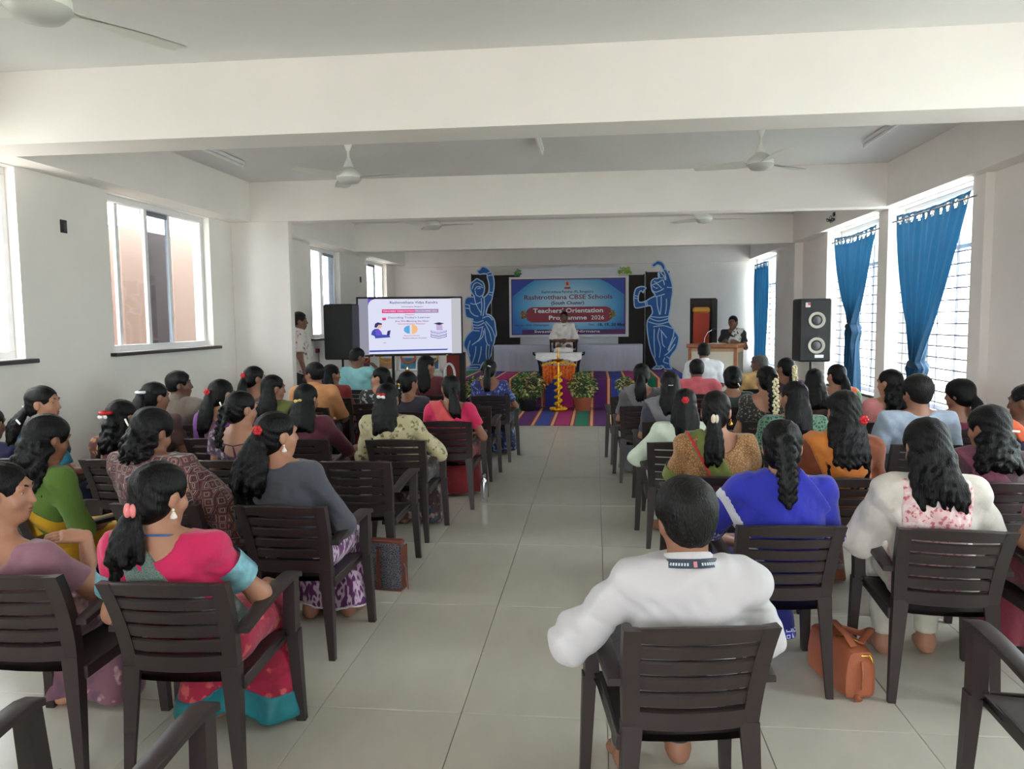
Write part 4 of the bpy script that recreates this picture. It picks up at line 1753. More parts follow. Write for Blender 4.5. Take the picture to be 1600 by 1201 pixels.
btext('small_heading_text', 'Rashtrotthana Parishat (R), Bengaluru', 778, 250, 595, .075, NAVY, .001)
btext('heading_text', 'Rashtrotthana', 521, 312, 493, .135, MAR)
btext('heading_text', 'CBSE', 892, 312, 194, .135, MAR)
btext('heading_text', 'Schools', 1155, 312, 280, .135, MAR)
btext('subheading_text', '(South Cluster)', 780, 380, 380, .10, NAVY)
btext('title_text', "Teachers' Orientation", 785, 470, 810, .135, WHT, .003)
btext('title_text', 'Programme', 780, 553, 440, .125, WHT, .003)
btext('year_text', '2026', 1125, 555, 150, .125, WHT, .001)
btext('venue_text', 'Venue :  RVK Chamarajpet', 365, 637, 400, .06, NAVY, .001)
btext('date_text', 'Date :', 1058, 635, 75, .06, NAVY, .001)
btext('handwritten_text', '18, 19, 20 May', 1278, 637, 310, .085, INK, .003)
btext('footer_text', 'Swastha Samaja Nirmana', 770, 713, 760, .075, WHT, .001)
for cx in (265, 1300):
    t = MB()
    rr = random.Random(cx)
    x, z = B(cx, 515)
    for k in range(14):
        a = rr.uniform(0, 2 * PI)
        q = rr.uniform(.0, .07)
        t.ball((x + q * math.cos(a), -.024, z + q * math.sin(a) * 1.1), (rr.uniform(.02, .036), .0015, rr.uniform(.018, .034)), 8, 4)
    t.build('flower_print', print_mat('flower_print', 'geo', [S(120, 70, 40), S(222, 140, 70), S(70, 120, 60), S(60, 40, 34)], 26), bn)
    for k in range(7):
        a = 2 * PI * k / 7 + .3
        p = (x + .10 * math.cos(a), z + .12 * math.sin(a))
        flat('leaf_print', [(x + .05 * math.cos(a - .3), z + .05 * math.sin(a - .3)), p, (x + .05 * math.cos(a + .3), z + .05 * math.sin(a + .3))], -.0238, mat('print_green', S(96, 150, 90), .5), bn)
em = mat('print_red', S(190, 62, 60), .5)
x, z = B(778, 150)
ring = [(x + .052 * math.cos(2 * PI * k / 20), z + .052 * math.sin(2 * PI * k / 20)) for k in range(20)]
flat('emblem', ring, -.024, mat('print_peach', S(226, 160, 140), .5), bn)
flat('emblem', [(x - .022, z - .04), (x + .022, z - .04), (x + .026, z), (x, z + .04), (x - .026, z)], -.0262, em, bn)
x, z = B(778, 205)
flat('emblem', [(x - .064, z - .02), (x + .064, z - .02), (x + .064, z + .02), (x - .064, z + .02)], -.024, em, bn)

# dancer cut-outs
CB, CWH = mat('cutout_blue', S(28, 92, 168), .6, var=.12, scale=10), mat('cutout_line', S(176, 206, 236), .6)


def smooth_loop(pts, n=3, closed=True):
    out = []
    N = len(pts)
    for i in range(N if closed else N - 1):
        p0, p1, p2, p3 = [pts[(i + d) % N] if closed else pts[max(0, min(N - 1, i + d))] for d in (-1, 0, 1, 2)]
        for k in range(n):
            t = k / n
            out.append(tuple(.5 * ((2 * p1[a]) + (-p0[a] + p2[a]) * t + (2 * p0[a] - 5 * p1[a] + 4 * p2[a] - p3[a]) * t * t + (-p0[a] + 3 * p1[a] - 3 * p2[a] + p3[a]) * t ** 3) for a in (0, 1)))
    if not closed:
        out.append(pts[-1])
    return out


def dancer(label, outline, lines, ox):
    """outline in crop pixels of 2.152 mm; ox = crop x that stands at the origin"""
    k = .002152
    r = thing('dancer_cutout', label, 'cutout', (ox[1], 16.36, SZ + .004), 0, 'blue dancer cut-outs')
    cv = lambda p: ((p[0] - ox[2]) * k, (ox[3] - p[1]) * k)
    ol = [(q_[0], max(q_[1], .018)) for q_ in (cv(p) for p in smooth_loop(outline))]
    MB().prism_xz(ol, 0, .03).build('figure_board', CB, r)
    t = MB()
    t.tube([(p[0], -.003, p[1]) for p in ol + ol[:1]], .015, 6, False, (.5, 1))
    t.build('white_outline', CWH, r, 60)
    for ln in lines:
        q = [cv(p) for p in smooth_loop(ln, 4, False)]
        MB().tube([(p[0], -.002, p[1]) for p in q], .0125, 6, True, (.5, 1)).build('white_line', CWH, r, 60)
    MB().box((0, .11, .018), (.25, .17, .036), .004).build('foot_stand', DK, r)
    MB().box((0, .06, .45), (.05, .03, .9), .004).build('brace', DK, r)
    return r


dancer('blue cut-out of a dancer with one arm raised and a hand on the hip',
       [(180, 150), (205, 142), (235, 112), (270, 120), (300, 140), (330, 175), (345, 215), (352, 270), (348, 330), (335, 390), (325, 440), (300, 480), (280, 520), (268, 575), (300, 585), (330, 610), (352, 650), (360, 720), (368, 780), (352, 815), (345, 860), (325, 910), (318, 960), (300, 1010), (270, 1045), (235, 1060), (215, 1085), (205, 1110), (180, 1138), (60, 1140), (40, 1115), (80, 1100), (105, 1080), (90, 1020), (70, 950), (42, 900), (40, 860), (60, 810), (95, 765), (130, 735), (130, 690), (125, 650), (135, 630), (100, 620), (65, 600), (55, 540), (50, 490), (60, 430), (90, 408), (140, 408), (150, 398), (125, 365), (110, 315), (120, 275), (150, 250), (180, 228), (210, 245), (240, 265), (255, 310), (250, 360), (235, 400), (245, 415), (285, 380), (300, 340), (300, 280), (285, 220), (280, 185), (240, 180), (205, 185)],
       [[(130, 330), (150, 280), (190, 268), (235, 300)], [(155, 340), (185, 305), (245, 318)], [(160, 345), (170, 385), (205, 405), (240, 385)], [(185, 330), (200, 322), (215, 328)], [(150, 405), (165, 470), (205, 550), (225, 560)], [(110, 470), (160, 480), (215, 460)], [(100, 490), (110, 550), (150, 590), (190, 600)], [(60, 480), (105, 490)], [(58, 515), (104, 525)], [(285, 175), (325, 165)], [(290, 200), (335, 195)], [(300, 362), (340, 368)], [(296, 385), (335, 395)],
        [(220, 420), (225, 500), (215, 590)], [(250, 420), (250, 520), (235, 600)], [(130, 650), (180, 660), (240, 640)], [(130, 680), (190, 690), (250, 660)], [(130, 710), (190, 716), (240, 700)], [(135, 740), (200, 745)], [(230, 620), (290, 600), (330, 640)], [(260, 650), (320, 720), (350, 800)], [(255, 670), (300, 760), (320, 850)], [(230, 700), (200, 820), (120, 885)], [(250, 720), (265, 850), (300, 900)], [(240, 740), (230, 800), (180, 850)], [(105, 840), (80, 920), (100, 1000)], [(160, 900), (150, 980), (120, 1070)], [(215, 900), (205, 980), (180, 1060)], [(270, 880), (262, 960), (265, 1030)], [(300, 880), (290, 950), (285, 1010)], [(50, 1120), (110, 1110), (180, 1110)], [(110, 1085), (160, 1080), (210, 1085)]],
       ('L', -2.54, 165, 1140))
dancer('blue cut-out of a dancer with one arm overhead and a bent elbow',
       [(215, 105), (245, 80), (270, 65), (305, 75), (330, 100), (345, 140), (375, 190), (400, 260), (412, 320), (412, 380), (402, 440), (395, 520), (380, 600), (385, 660), (420, 710), (450, 760), (475, 800), (470, 860), (450, 920), (412, 970), (390, 1020), (395, 1080), (412, 1117), (350, 1117), (325, 1080), (318, 1100), (300, 1112), (225, 1120), (240, 1095), (265, 1075), (250, 1030), (215, 950), (195, 880), (180, 790), (170, 700), (175, 640), (200, 600), (222, 565), (215, 520), (200, 495), (140, 505), (60, 515), (45, 460), (45, 390), (60, 335), (90, 315), (130, 310), (160, 325), (140, 345), (135, 370), (112, 350), (95, 370), (85, 420), (95, 460), (150, 455), (200, 425), (245, 402), (240, 380), (220, 355), (208, 300), (212, 260), (240, 235), (278, 232), (275, 190), (290, 165), (310, 190), (328, 212), (342, 250), (348, 235), (340, 195), (322, 160), (300, 118), (265, 105), (235, 125)],
       [[(215, 300), (260, 285), (310, 330)], [(235, 260), (270, 275), (320, 250), (335, 300)], [(225, 310), (245, 320)], [(250, 330), (270, 325)], [(215, 345), (250, 365), (300, 350), (330, 330)], [(285, 185), (290, 225), (320, 230)], [(48, 395), (85, 405)], [(48, 420), (85, 428)], [(150, 460), (160, 500)], [(165, 455), (175, 495)], [(330, 150), (350, 140)], [(360, 320), (410, 325)], [(262, 405), (270, 500), (292, 585)], [(305, 405), (305, 500), (296, 580)], [(355, 430), (355, 510), (345, 580)], [(250, 410), (290, 400), (340, 385)], [(195, 615), (280, 645), (380, 620)], [(185, 650), (280, 675), (385, 650)], [(200, 600), (290, 610), (378, 600)], [(240, 720), (240, 860), (250, 1000)], [(230, 700), (330, 690), (420, 720)], [(290, 710), (275, 800), (300, 900), (290, 1000)], [(300, 730), (340, 780), (360, 810)], [(310, 740), (320, 860), (345, 900)], [(445, 800), (400, 880), (380, 940)], [(440, 870), (390, 940), (340, 980)], [(345, 1000), (330, 1040), (380, 1060)], [(360, 990), (390, 1010)], [(260, 1080), (290, 1085), (320, 1075)], [(235, 1110), (300, 1100)], [(430, 730), (420, 800), (370, 930)]],
       ('R', 1.40, 320, 1120))

# long table with a grey-white cloth
tb = thing('stage_table', 'long stage table under a plain grey white cloth below the banner', 'table', (-.57, 16.16, SZ))
MB().box((0, 0, .535), (3.02, .50, .03), .004).build('table_top', mat('table_wood', S(120, 90, 64), .5), tb)
for sx in (-1, 1):
    for sy in (-1, 1):
        MB().box((sx * 1.40, sy * .18, .26), (.05, .05, .52), .004).build('leg', BLACKM, tb)
t = MB()
rows = []
for i in range(101):
    x = -1.535 + 3.07 * i / 100
    w = .010 * math.sin(i * .45) + .006 * math.sin(i * 1.7)
    rows.append([(x, .265, .30), (x, .26, .556), (x, -.258, .557), (x, -.268, .545), (x, -.275 + w * .6, .30), (x, -.282 + w, .012 + .004 * math.sin(i * .3))])
t.quadstrip(rows)
o = t.build('table_cloth', mat('cloth_table_grey', S(186, 190, 206), .85, var=.03, scale=3, bump=.3, bscale=12), None, 180)
o.location = (-.57, 16.16, SZ)
tag(o, 'plain grey white cloth draped over the long stage table', 'tablecloth')

# low table in front of the presenter, with white cloth
lt = thing('low_table', 'small black low table with a scalloped white cloth before the presenter', 'table', (-.68, 14.62, SZ))
MB().box((0, 0, .43), (.86, .46, .035), .006).build('table_top', BLACKM, lt)
for sx in (-1, 1):
    for sy in (-1, 1):
        MB().tube([(sx * .40, sy * .20, .42), (sx * .36, sy * .17, .22), (sx * .35, sy * .17, .0)], [.030, .024, .020], 8).build('leg', BLACKM, lt, 60)
    MB().tube([(sx * .38, -.2, .40), (sx * .47, -.22, .43), (sx * .48, -.22, .47), (sx * .45, -.22, .455)], .018, 8).build('scroll_end', BLACKM, lt, 60)
MB().box((0, 0, .16), (.70, .36, .02), .004).build('lower_shelf', BLACKM, lt)
for k in range(3):
    MB().box((-.2 + .2 * k, -.19, .30), (.012, .012, .22), .002).build('front_bar', BLACKM, lt)
t = MB()
rows = []
for i in range(41):
    x = -.43 + .86 * i / 40
    d = .10 + .05 * abs(math.sin(i * PI / 13.4))
    rows.append([(x, .24, .40), (x, .235, .452), (x, -.235, .453), (x, -.245, .44), (x, -.25, .45 - d)])
t.quadstrip(rows)
o = t.build('lace_cloth', cloth('lace_white', S(226, 224, 222)), None, 180)
o.location = (-.68, 14.62, SZ)
tag(o, 'white scalloped cloth lying on the small black low table', 'tablecloth')

# marigold strings on the front of the low table
ORA, YEL = mat('marigold_orange', S(226, 106, 22), .7, var=.25, scale=60), mat('marigold_yellow', S(236, 178, 24), .7, var=.2, scale=60)


def flower(t, c, r, rr):
    t.ball(c, (r, r, r * .72), 8, 5)
    for k in range(5):
        a = rr.uniform(0, 6.28)
        t.ball((c[0] + math.cos(a) * r * .55, c[1] + math.sin(a) * r * .55, c[2] + rr.uniform(-.3, .5) * r), r * .5, 6, 4)


rr = random.Random(3)
lens = [.39, .36, .31, .24, .22, .20, .22, .25, .29, .31]
for i, ln in enumerate(lens):
    t = MB()
    x = -.93 + .54 * i / 9
    n = int(ln / .034)
    for k in range(n):
        flower(t, (x + rr.uniform(-.006, .006), 13.965 + rr.uniform(-.008, .008), .765 - k * .036), .031, rr)
    o = t.build('marigold_string', ORA, None, 180)
    tag(o, 'hanging string of orange marigolds below the yellow garland on the stage front', 'garland', 'orange marigold strings before the low table')
t = MB()
for i in range(26):
    q = i / 25
    flower(t, (-.95 + .58 * q, 13.97 + rr.uniform(-.02, .02), .79 + .045 * math.sin(q * PI) + rr.uniform(-.006, .01)), .027, rr)
o = t.build('marigold_garland', YEL, None, 180)
tag(o, 'yellow marigold garland lying along the top of the orange strings', 'garland')
r = thing('garland_stand', 'low black stand holding up the marigold strings at the stage front', 'stand', (-.66, 13.98, 0))
MB().tube([(-.29, 0, .765), (.29, 0, .765)], .012, 8).build('cross_bar', BLACKM, r, 60)
for s in (-1, 1):
    MB().tube([(s * .29, 0, .765), (s * .29, .0, .02)], .010, 8).build('upright', BLACKM, r, 60)
    MB().box((s * .29, 0, .012), (.16, .06, .02), .004).build('foot', BLACKM, r)

# brass oil lamp wrapped with marigolds
r = thing('brass_oil_lamp', 'tall brass oil lamp wound with yellow marigolds on the striped rug', 'lamp', (-.645, 13.45, .011))
MB().lathe([(.135, 0), (.14, .02), (.10, .045), (.05, .06), (.03, .09), (.022, .13)], n=20).build('base', BRASS, r, 40)
MB().lathe([(.020, .12), (.028, .2), (.018, .24), (.028, .36), (.018, .40), (.026, .55), (.016, .60), (.024, .74), (.014, .80), (.014, .88)], n=14).build('stem', BRASS, r, 40)
MB().lathe([(.014, .86), (.09, .90), (.095, .915), (.02, .905)], n=18).build('oil_dish', BRASS, r, 40)
MB().lathe([(.012, .90), (.026, .96), (.012, 1.0), (.02, 1.04), (.004, 1.12)], n=12).build('finial', BRASS, r, 40)
t = MB()
for k in range(44):
    a = k * .75
    z = .07 + .60 * k / 43
    flower(t, (.05 * math.cos(a), .05 * math.sin(a), z), .028, rr)
for k in range(16):
    a = 2 * PI * k / 16
    flower(t, (.13 * math.cos(a), .13 * math.sin(a), .045), .030, rr)
t.build('marigold_wrap', YEL, r, 180)


def plant(label, x, y, potm, pr, ph, z0, z1, rad, n, seed, shape='tub'):
    r = thing('potted_plant', label, 'plant', (x, y, .0), 0, 'potted plants along the stage front')
    MB().lathe([(pr * .72, 0), (pr * .78, .01), (pr, ph * .86), (pr * 1.08, ph * .87), (pr * 1.08, ph), (pr * .94, ph), (pr * .92, ph * .93), (.005, ph * .92)], n=20).build('pot', potm, r, 40)
    q = random.Random(seed)
    st_, lf, lf2 = MB(), MB(), MB()
    for k in range(14):
        a = q.uniform(0, 6.28)
        e = q.uniform(.3, .8) * rad
        st_.tube([(0, 0, ph * .9), (math.cos(a) * e * .4, math.sin(a) * e * .4, (z0 + z1) / 2), (math.cos(a) * e, math.sin(a) * e, z1 - q.uniform(.03, .15))], [.006, .005, .003], 5)
    for k in range(int(n * 2.2)):
        u, v = q.uniform(-1, 1), q.uniform(0, 6.28)
        s = math.sqrt(max(0, 1 - u * u))
        R = q.uniform(.55, 1.)
        c = Vector((rad * R * s * math.cos(v), rad * R * s * math.sin(v), (z0 + z1) / 2 + (z1 - z0) / 2 * R * u))
        d = Vector((math.cos(v) * s + q.uniform(-.5, .5), math.sin(v) * s + q.uniform(-.5, .5), u * .6 - .3 + q.uniform(-.4, .4))).normalized()
        w = d.cross(Vector((q.uniform(-1, 1), q.uniform(-1, 1), 1))).normalized()
        up = w.cross(d)
        ll, lw = q.uniform(.05, .085), q.uniform(.018, .030)
        tgt = lf if q.random() < .55 else lf2
        tgt.add([c, c + d * ll * .5 + w * lw + up * .006, c + d * ll, c + d * ll * .5 - w * lw + up * .006], [(0, 1, 2, 3)])
    st_.build('stem', mat('plant_stem', S(90, 84, 52), .8), r)
    a = lf.build('foliage', mat('leaf_dark', S(78, 104, 58), .5, var=.3, scale=14), r, kind='stuff')
    b2 = lf2.build('variegated_foliage', mat('leaf_cream', S(190, 190, 124), .5, var=.25, scale=18), r, kind='stuff')


TERRA = mat('terracotta', S(150, 78, 54), .8, var=.1)
plant('bushy variegated plant in a terracotta pot near the photo table', -2.10, 13.50, TERRA, .13, .24, .20, .60, .20, 210, 1)
plant('large variegated plant in a black pot beside the garlanded lamp', -1.19, 13.55, BLACKP, .17, .24, .19, .70, .29, 330, 2)
plant('large variegated plant in a terracotta pot beside the garlanded lamp', -.22, 13.55, TERRA, .16, .25, .20, .69, .23, 300, 3)
plant('small green plant in a blue and cream pot before the stage', .51, 13.45, print_mat('pot_blue', 'stripe', [S(40, 112, 150), S(40, 112, 150), S(206, 190, 150)], 7), .12, .40, .37, .61, .14, 120, 4)

# presenter's chair on the stage
r = thing('stage_chair', 'maroon cushioned chair on the stage behind the low table', 'chair', (-.62, 15.36, SZ), PI)
MRN = mat('maroon_fabric', S(84, 24, 36), .85, var=.1)
MB().box((0, 0, .43), (.48, .46, .08), .03).build('seat', MRN, r, 40)
MB().box((0, -.25, .74), (.46, .06, .50), .025).build('backrest', MRN, r, 40)
for sx in (-1, 1):
    for sy in (-1, 1):
        MB().tube([(sx * .21, sy * .20, .40), (sx * .23, sy * .22, 0)], .016, 8).build('leg', BLACKM, r, 60)
    MB().tube([(sx * .25, -.22, .66), (sx * .26, .18, .66), (sx * .25, .20, .42)], .016, 8).build('armrest', BLACKM, r, 60)

# large screen on a stand
tv = thing('display_screen', 'large flat display screen on a black stand showing a slide', 'screen', (-3.145, 12.92, 0), math.radians(15))
MB().box((0, .035, 1.525), (1.80, .07, 1.01), .010).build('bezel', BLACKP, tv)


def T(px, py):
    return ((px - 812) * .001268, 1.525 - (py - 532) * .001225)


def em_mat(name, col, s=1.):
    m, nt, b_ = _new(name)
    nt.nodes.remove(b_)
    e = nt.nodes.new('ShaderNodeEmission')
    e.inputs['Color'].default_value = c4(col)
    e.inputs['Strength'].default_value = s * SCREEN_GAIN
    nt.links.new(e.outputs[0], nt.nodes['Material Output'].inputs['Surface'])
    return m


SCREEN_GAIN = .39


def tflat(nm, pts, y, m):
    return MB().prism_xz([T(*p) for p in pts], y, y + .0015).build(nm, m, tv)


SCG = em_mat('screen_grey', S(150, 152, 168))
SCG2 = em_mat('screen_pale_grey', S(196, 198, 204))
SCW = em_mat('screen_white', S(228, 230, 252))
SCB = em_mat('screen_blue', S(70, 84, 176))
SCI = em_mat('screen_ink', S(120, 118, 160))
SCP = em_mat('screen_pink', S(226, 70, 140))
SCPU = em_mat('screen_violet', S(112, 92, 208))
SCC = em_mat('screen_cyan', S(100, 176, 226))
SCO = em_mat('screen_orange', S(252, 196, 140))
SCN = em_mat('screen_navy', S(60, 60, 110))
SCR = em_mat('screen_red', S(222, 120, 130))
SCS = em_mat('screen_skin', S(240, 190, 180))
tflat('screen_side', [(130, 145), (270, 145), (270, 920), (130, 920)], -.002, SCG)
tflat('screen_side', [(1360, 145), (1500, 145), (1500, 915), (1360, 915)], -.002, SCG2)
tflat('slide', [(258, 150), (1370, 150), (1370, 910), (258, 910)], -.004, SCW)
tflat('slide_corner', [(258, 150), (345, 150), (295, 172), (268, 205), (258, 250)], -.006, SCPU)
tflat('slide_footer', [(262, 858), (1320, 850), (1300, 868), (262, 882)], -.006, SCB)
tflat('slide_bar', [(440, 292), (1195, 292), (1195, 345), (440, 345)], -.006, SCP)
tflat('slide_bar', [(880, 292), (1195, 292), (1195, 345), (880, 345)], -.0065, em_mat('screen_mauve', S(170, 140, 180)))


def ttext(txt, px, py, w, size, m):
    x, z = T(px, py)
    text_mesh('slide_text', txt, size, (x, -.0075, z), m, tv, .0004, .0005, width=w * .001268)


ttext('Rashtrotthana Vidya Kendra', 865, 200, 640, .06, SCN)
ttext('Chamarajpet, Bengaluru', 845, 258, 290, .03, SCI)
ttext("TEACHERS' ORIENTATION PROGRAMME 2026", 815, 320, 720, .036, SCW)
ttext('Session', 810, 368, 125, .034, SCR)
ttext("Decoding Today's Learner", 800, 408, 560, .044, SCI)
ttext('Are We Meeting the New', 835, 458, 450, .042, SCI)
ttext("Generation's Needs?", 830, 495, 370, .038, SCR)
ttext('Resource Person', 830, 660, 205, .030, SCR)
ttext('Rashtrotthana Parishat', 870, 695, 320, .026, SCI)
ttext('www', 465, 755, 40, .022, SCI)
half = [(805, 520)] + [(805 - 80 * math.sin(PI * k / 10), 575 - 58 * math.cos(PI * k / 10)) for k in range(11)] + [(805, 633)]
tflat('slide_brain', half, -.006, SCC)
half = [(832, 505)] + [(832 + 80 * math.sin(PI * k / 10), 570 - 68 * math.cos(PI * k / 10)) for k in range(11)] + [(832, 638)]
tflat('slide_brain', half, -.006, SCO)
tflat('slide_figure', [(290, 640), (305, 590), (340, 560), (390, 560), (425, 600), (440, 640), (530, 650), (545, 680), (345, 692), (335, 660)], -.006, SCB)
tflat('slide_figure', [(345, 580), (395, 565), (425, 605), (440, 655), (360, 655)], -.0065, SCPU)
tflat('slide_figure', [(375, 500), (430, 498), (438, 530), (415, 555), (375, 550)], -.0065, SCS)
tflat('slide_figure', [(335, 540), (345, 490), (380, 470), (435, 485), (438, 505), (390, 505), (365, 545)], -.007, SCN)
tflat('slide_figure', [(495, 650), (510, 590), (550, 582), (535, 655)], -.007, SCN)
tflat('slide_dot', [(440, 410), (490, 405), (492, 442), (445, 445)], -.006, SCP)
for k, (yy, m_) in enumerate(((590, SCO), (630, SCG2), (660, SCC))):
    tflat('slide_book', [(1085, yy), (1190, yy + 22), (1300, yy), (1300, yy + 25), (1190, yy + 48), (1085, yy + 25)], -.006 - .0003 * k, SCI if k % 2 else SCPU)
    tflat('slide_book', [(1092, yy + 4), (1190, yy + 26), (1292, yy + 4), (1292, yy + 18), (1190, yy + 40), (1092, yy + 18)], -.0075, SCW)
tflat('slide_cap', [(1125, 495), (1200, 478), (1270, 495), (1200, 518)], -.006, SCN)
tflat('slide_cap', [(1160, 510), (1240, 510), (1250, 590), (1165, 590)], -.0055, em_mat('screen_lilac', S(200, 180, 224)))
for sx in (-1, 1):
    MB().tube([(sx * .30, .05, 1.06), (sx * .30, .05, .10)], .025, 8).build('stand_post', BLACKM, tv, 60)
    MB().box((sx * .30, .05, .06), (.07, .62, .06), .01).build('stand_foot', BLACKM, tv)
    MB().lathe([(.028, 0), (.03, .02), (.028, .04)], (sx * .30, -.22, -.0), 12).build('castor', BLACKP, tv, 40)
    MB().ball((sx * .62, -.02, 1.03), (.018, .012, .010), 8, 6).build('knob', PEARL, tv, 180)
MB().box((0, .05, .40), (.66, .05, .05), .008).build('stand_rail', BLACKM, tv)

# table with framed pictures behind the screen
r = thing('photo_table', 'white covered table with garlanded picture frames under the screen', 'table', (-3.62, 13.78, 0))
MB().box((0, 0, .70), (1.76, .46, .03), .004).build('table_top', mat('photo_table_white', S(206, 206, 204), .7), r)
t = MB()
rows = []
for i in range(61):
    x = -.88 + 1.76 * i / 60
    rows.append([(x, -.235, .715), (x, -.24 + .008 * math.sin(i * .9), .40), (x, -.245 + .014 * math.sin(i * .9), .02)])
t.quadstrip(rows)
t.build('table_skirt', cloth('photo_white', S(198, 196, 190)), r, 180)
pm = [S(96, 60, 92), S(180, 140, 120), S(84, 140, 176), S(64, 116, 160)]
for i, (x, lab) in enumerate(((-4.26, 'mauve'), (-3.80, 'tan'), (-3.40, 'sky blue'), (-2.98, 'deep blue'))):
    f = thing('picture_frame', 'white framed picture with a %s image and marigold garland' % lab, 'picture', (x, 13.74, .716), 0, 'garlanded pictures on the table')
    f.rotation_euler = (math.radians(-10), 0, 0)
    w, hh_ = .34, .26
    for sx in (-1, 1):
        MB().box((sx * (w / 2 - .015), 0, hh_ / 2), (.03, .02, hh_), .004).build('frame_side', WHITE, f)
    for zz in (.015, hh_ - .015):
        MB().box((0, 0, zz), (w - .06, .02, .03), .004).build('frame_side', WHITE, f)
    MB().box((0, .004, hh_ / 2), (w - .05, .008, hh_ - .05)).build('picture_print', mat('picture_%s' % lab.replace(' ', '_'), pm[i], .3, var=.5, scale=9), f)
    t = MB()
    for k in range(15):
        a = PI * k / 14
        flower(t, (-.13 * math.cos(a), -.025, hh_ - .01 - .11 * math.sin(a)), .02, rr)
    t.build('marigold_loop', YEL if i % 2 else ORA, f, 180)
r = thing('oil_diya', 'small burning oil lamp in front of the picture frames', 'lamp', (-3.38, 13.60, .716))
MB().lathe([(.02, 0), (.045, .02), (.05, .03), (.02, .022)], n=14).build('dish', BRASS, r, 40)
fm_ = em_mat('flame', S(255, 196, 110), 6)
MB().lathe([(.001, .025), (.010, .038), (.007, .055), (.001, .075)], n=8).build('flame', fm_, r, 60)
r = thing('red_cabinet', 'red painted wooden box with a white arch beside the screen', 'cabinet', (-2.52, 13.70, 0))
MB().box((0, .12, .52), (.32, .22, 1.04), .008).build('body', mat('red_paint', S(132, 40, 36), .55, var=.1), r)
MB().box((.13, -.0, .52), (.10, .03, 1.05), .004).build('dark_post', BLACKP, r)
pts = [(-.11 + .10 * math.cos(PI * k / 12), -.005, .62 + .22 * math.sin(PI * k / 12)) for k in range(13)]
MB().tube(pts, .022, 8).build('white_arch', WHITE, r, 60)
MB().box((-.11, -.005, .60), (.22, .03, .05), .006).build('arch_base', WHITE, r)
r = thing('wall_poster', 'pink and white printed cloth poster hanging behind the black loudspeaker', 'poster', (-4.28, 14.1, 1.0))
MB().box((0, 0, .33), (.24, .006, .66)).build('poster_print', print_mat('poster_print', 'floral', [S(200, 190, 190), S(150, 90, 90), S(120, 110, 140)], 14), r)
MB().box((0, -.002, .67), (.27, .02, .02), .004).build('poster_bar', BLACKP, r)
MB().box((0, -.002, -.01), (.27, .02, .02), .004).build('poster_bar', BLACKP, r)
MB().tube([(0, .02, -1.0), (0, .02, .70)], .012, 8).build('poster_pole', BLACKM, r, 60)
MB().box((0, .02, -.985), (.3, .3, .03), .006).build('poster_foot', BLACKM, r)


# loudspeakers on stands
def loudspeaker(label, x, y, z0, w, d, hgt, rz, cones):
    r = thing('loudspeaker', label, 'loudspeaker', (x, y, z0), rz, 'loudspeakers on stands')
    dk = mat('speaker_vinyl', S(26, 28, 34), .6, var=.1)
    MB().box((0, 0, hgt / 2), (w, d, hgt), .02).build('cabinet', dk, r, 30)
    gr = mat('speaker_grille', S(128, 132, 138) if cones else S(20, 21, 26), .55, bump=.4, bscale=300)  # paler grey of the coned front stands for gloss from the windows
    MB().box((0, -d / 2 - .004, hgt / 2), (w - .03, .012, hgt - .04), .005).build('front_grille', gr, r)
    if cones:
        for zz in (.26 * hgt, .66 * hgt):
            MB().lathe([(.105, 0), (.105, -.012), (.090, -.014), (.060, .004), (.030, .010), (.005, .010)], (.015, -d / 2 - .008, zz), 24, 'y').build('cone', mat('cone_grey', S(176, 172, 162), .5), r, 40)
            MB().lathe([(.050, -.008), (.034, -.020), (.014, -.026), (.003, -.028)], (.015, -d / 2 - .006, zz), 18, 'y').build('dust_cap', mat('cap_grey', S(86, 88, 92), .5), r, 40)
        MB().box((-.10, -d / 2 - .014, .90 * hgt), (.06, .006, .06), .001).build('maker_badge', mat('badge_white', S(216, 210, 214), .5), r)
        MB().box((-.085, -d / 2 - .018, .915 * hgt), (.03, .004, .03), .001).build('badge_mark', mat('badge_red', S(190, 60, 70), .5), r)
        MB().box((.05, -d / 2 - .014, .09 * hgt), (.11, .006, .04), .001).build('paper_label', mat('label_white', S(238, 238, 240), .6), r)
    s_ = thing('speaker_stand', 'black tripod stand under the ' + ('loudspeaker with two grey cones' if cones else 'plain black loudspeaker'), 'stand', (x, y, 0), rz, 'tripod speaker stands')
    MB().tube([(0, 0, .30), (0, 0, z0 - .002)], .018, 10).build('pole', BLACKM, s_, 60)
    MB().lathe([(.026, .55), (.032, .57), (.032, .64), (.026, .66)], n=12).build('collar', BLACKM, s_, 40)
    for k in range(3):
        a = 2 * PI * k / 3 + .5
        MB().tube([(0, 0, .60), (math.cos(a) * .42, math.sin(a) * .42, .012)], .012, 8).build('leg', BLACKM, s_, 60)
        MB().tube([(0, 0, .32), (math.cos(a) * .22, math.sin(a) * .22, .30)], .008, 6).build('brace', BLACKM, s_, 60)


loudspeaker('plain black loudspeaker on a stand beside the large screen', -4.09, 12.15, 1.01, .47, .40, .89, 0, False)
loudspeaker('black loudspeaker with two grey cones near the knotted curtain', 2.80, 10.40, 1.04, .40, .36, .81, 0, True)

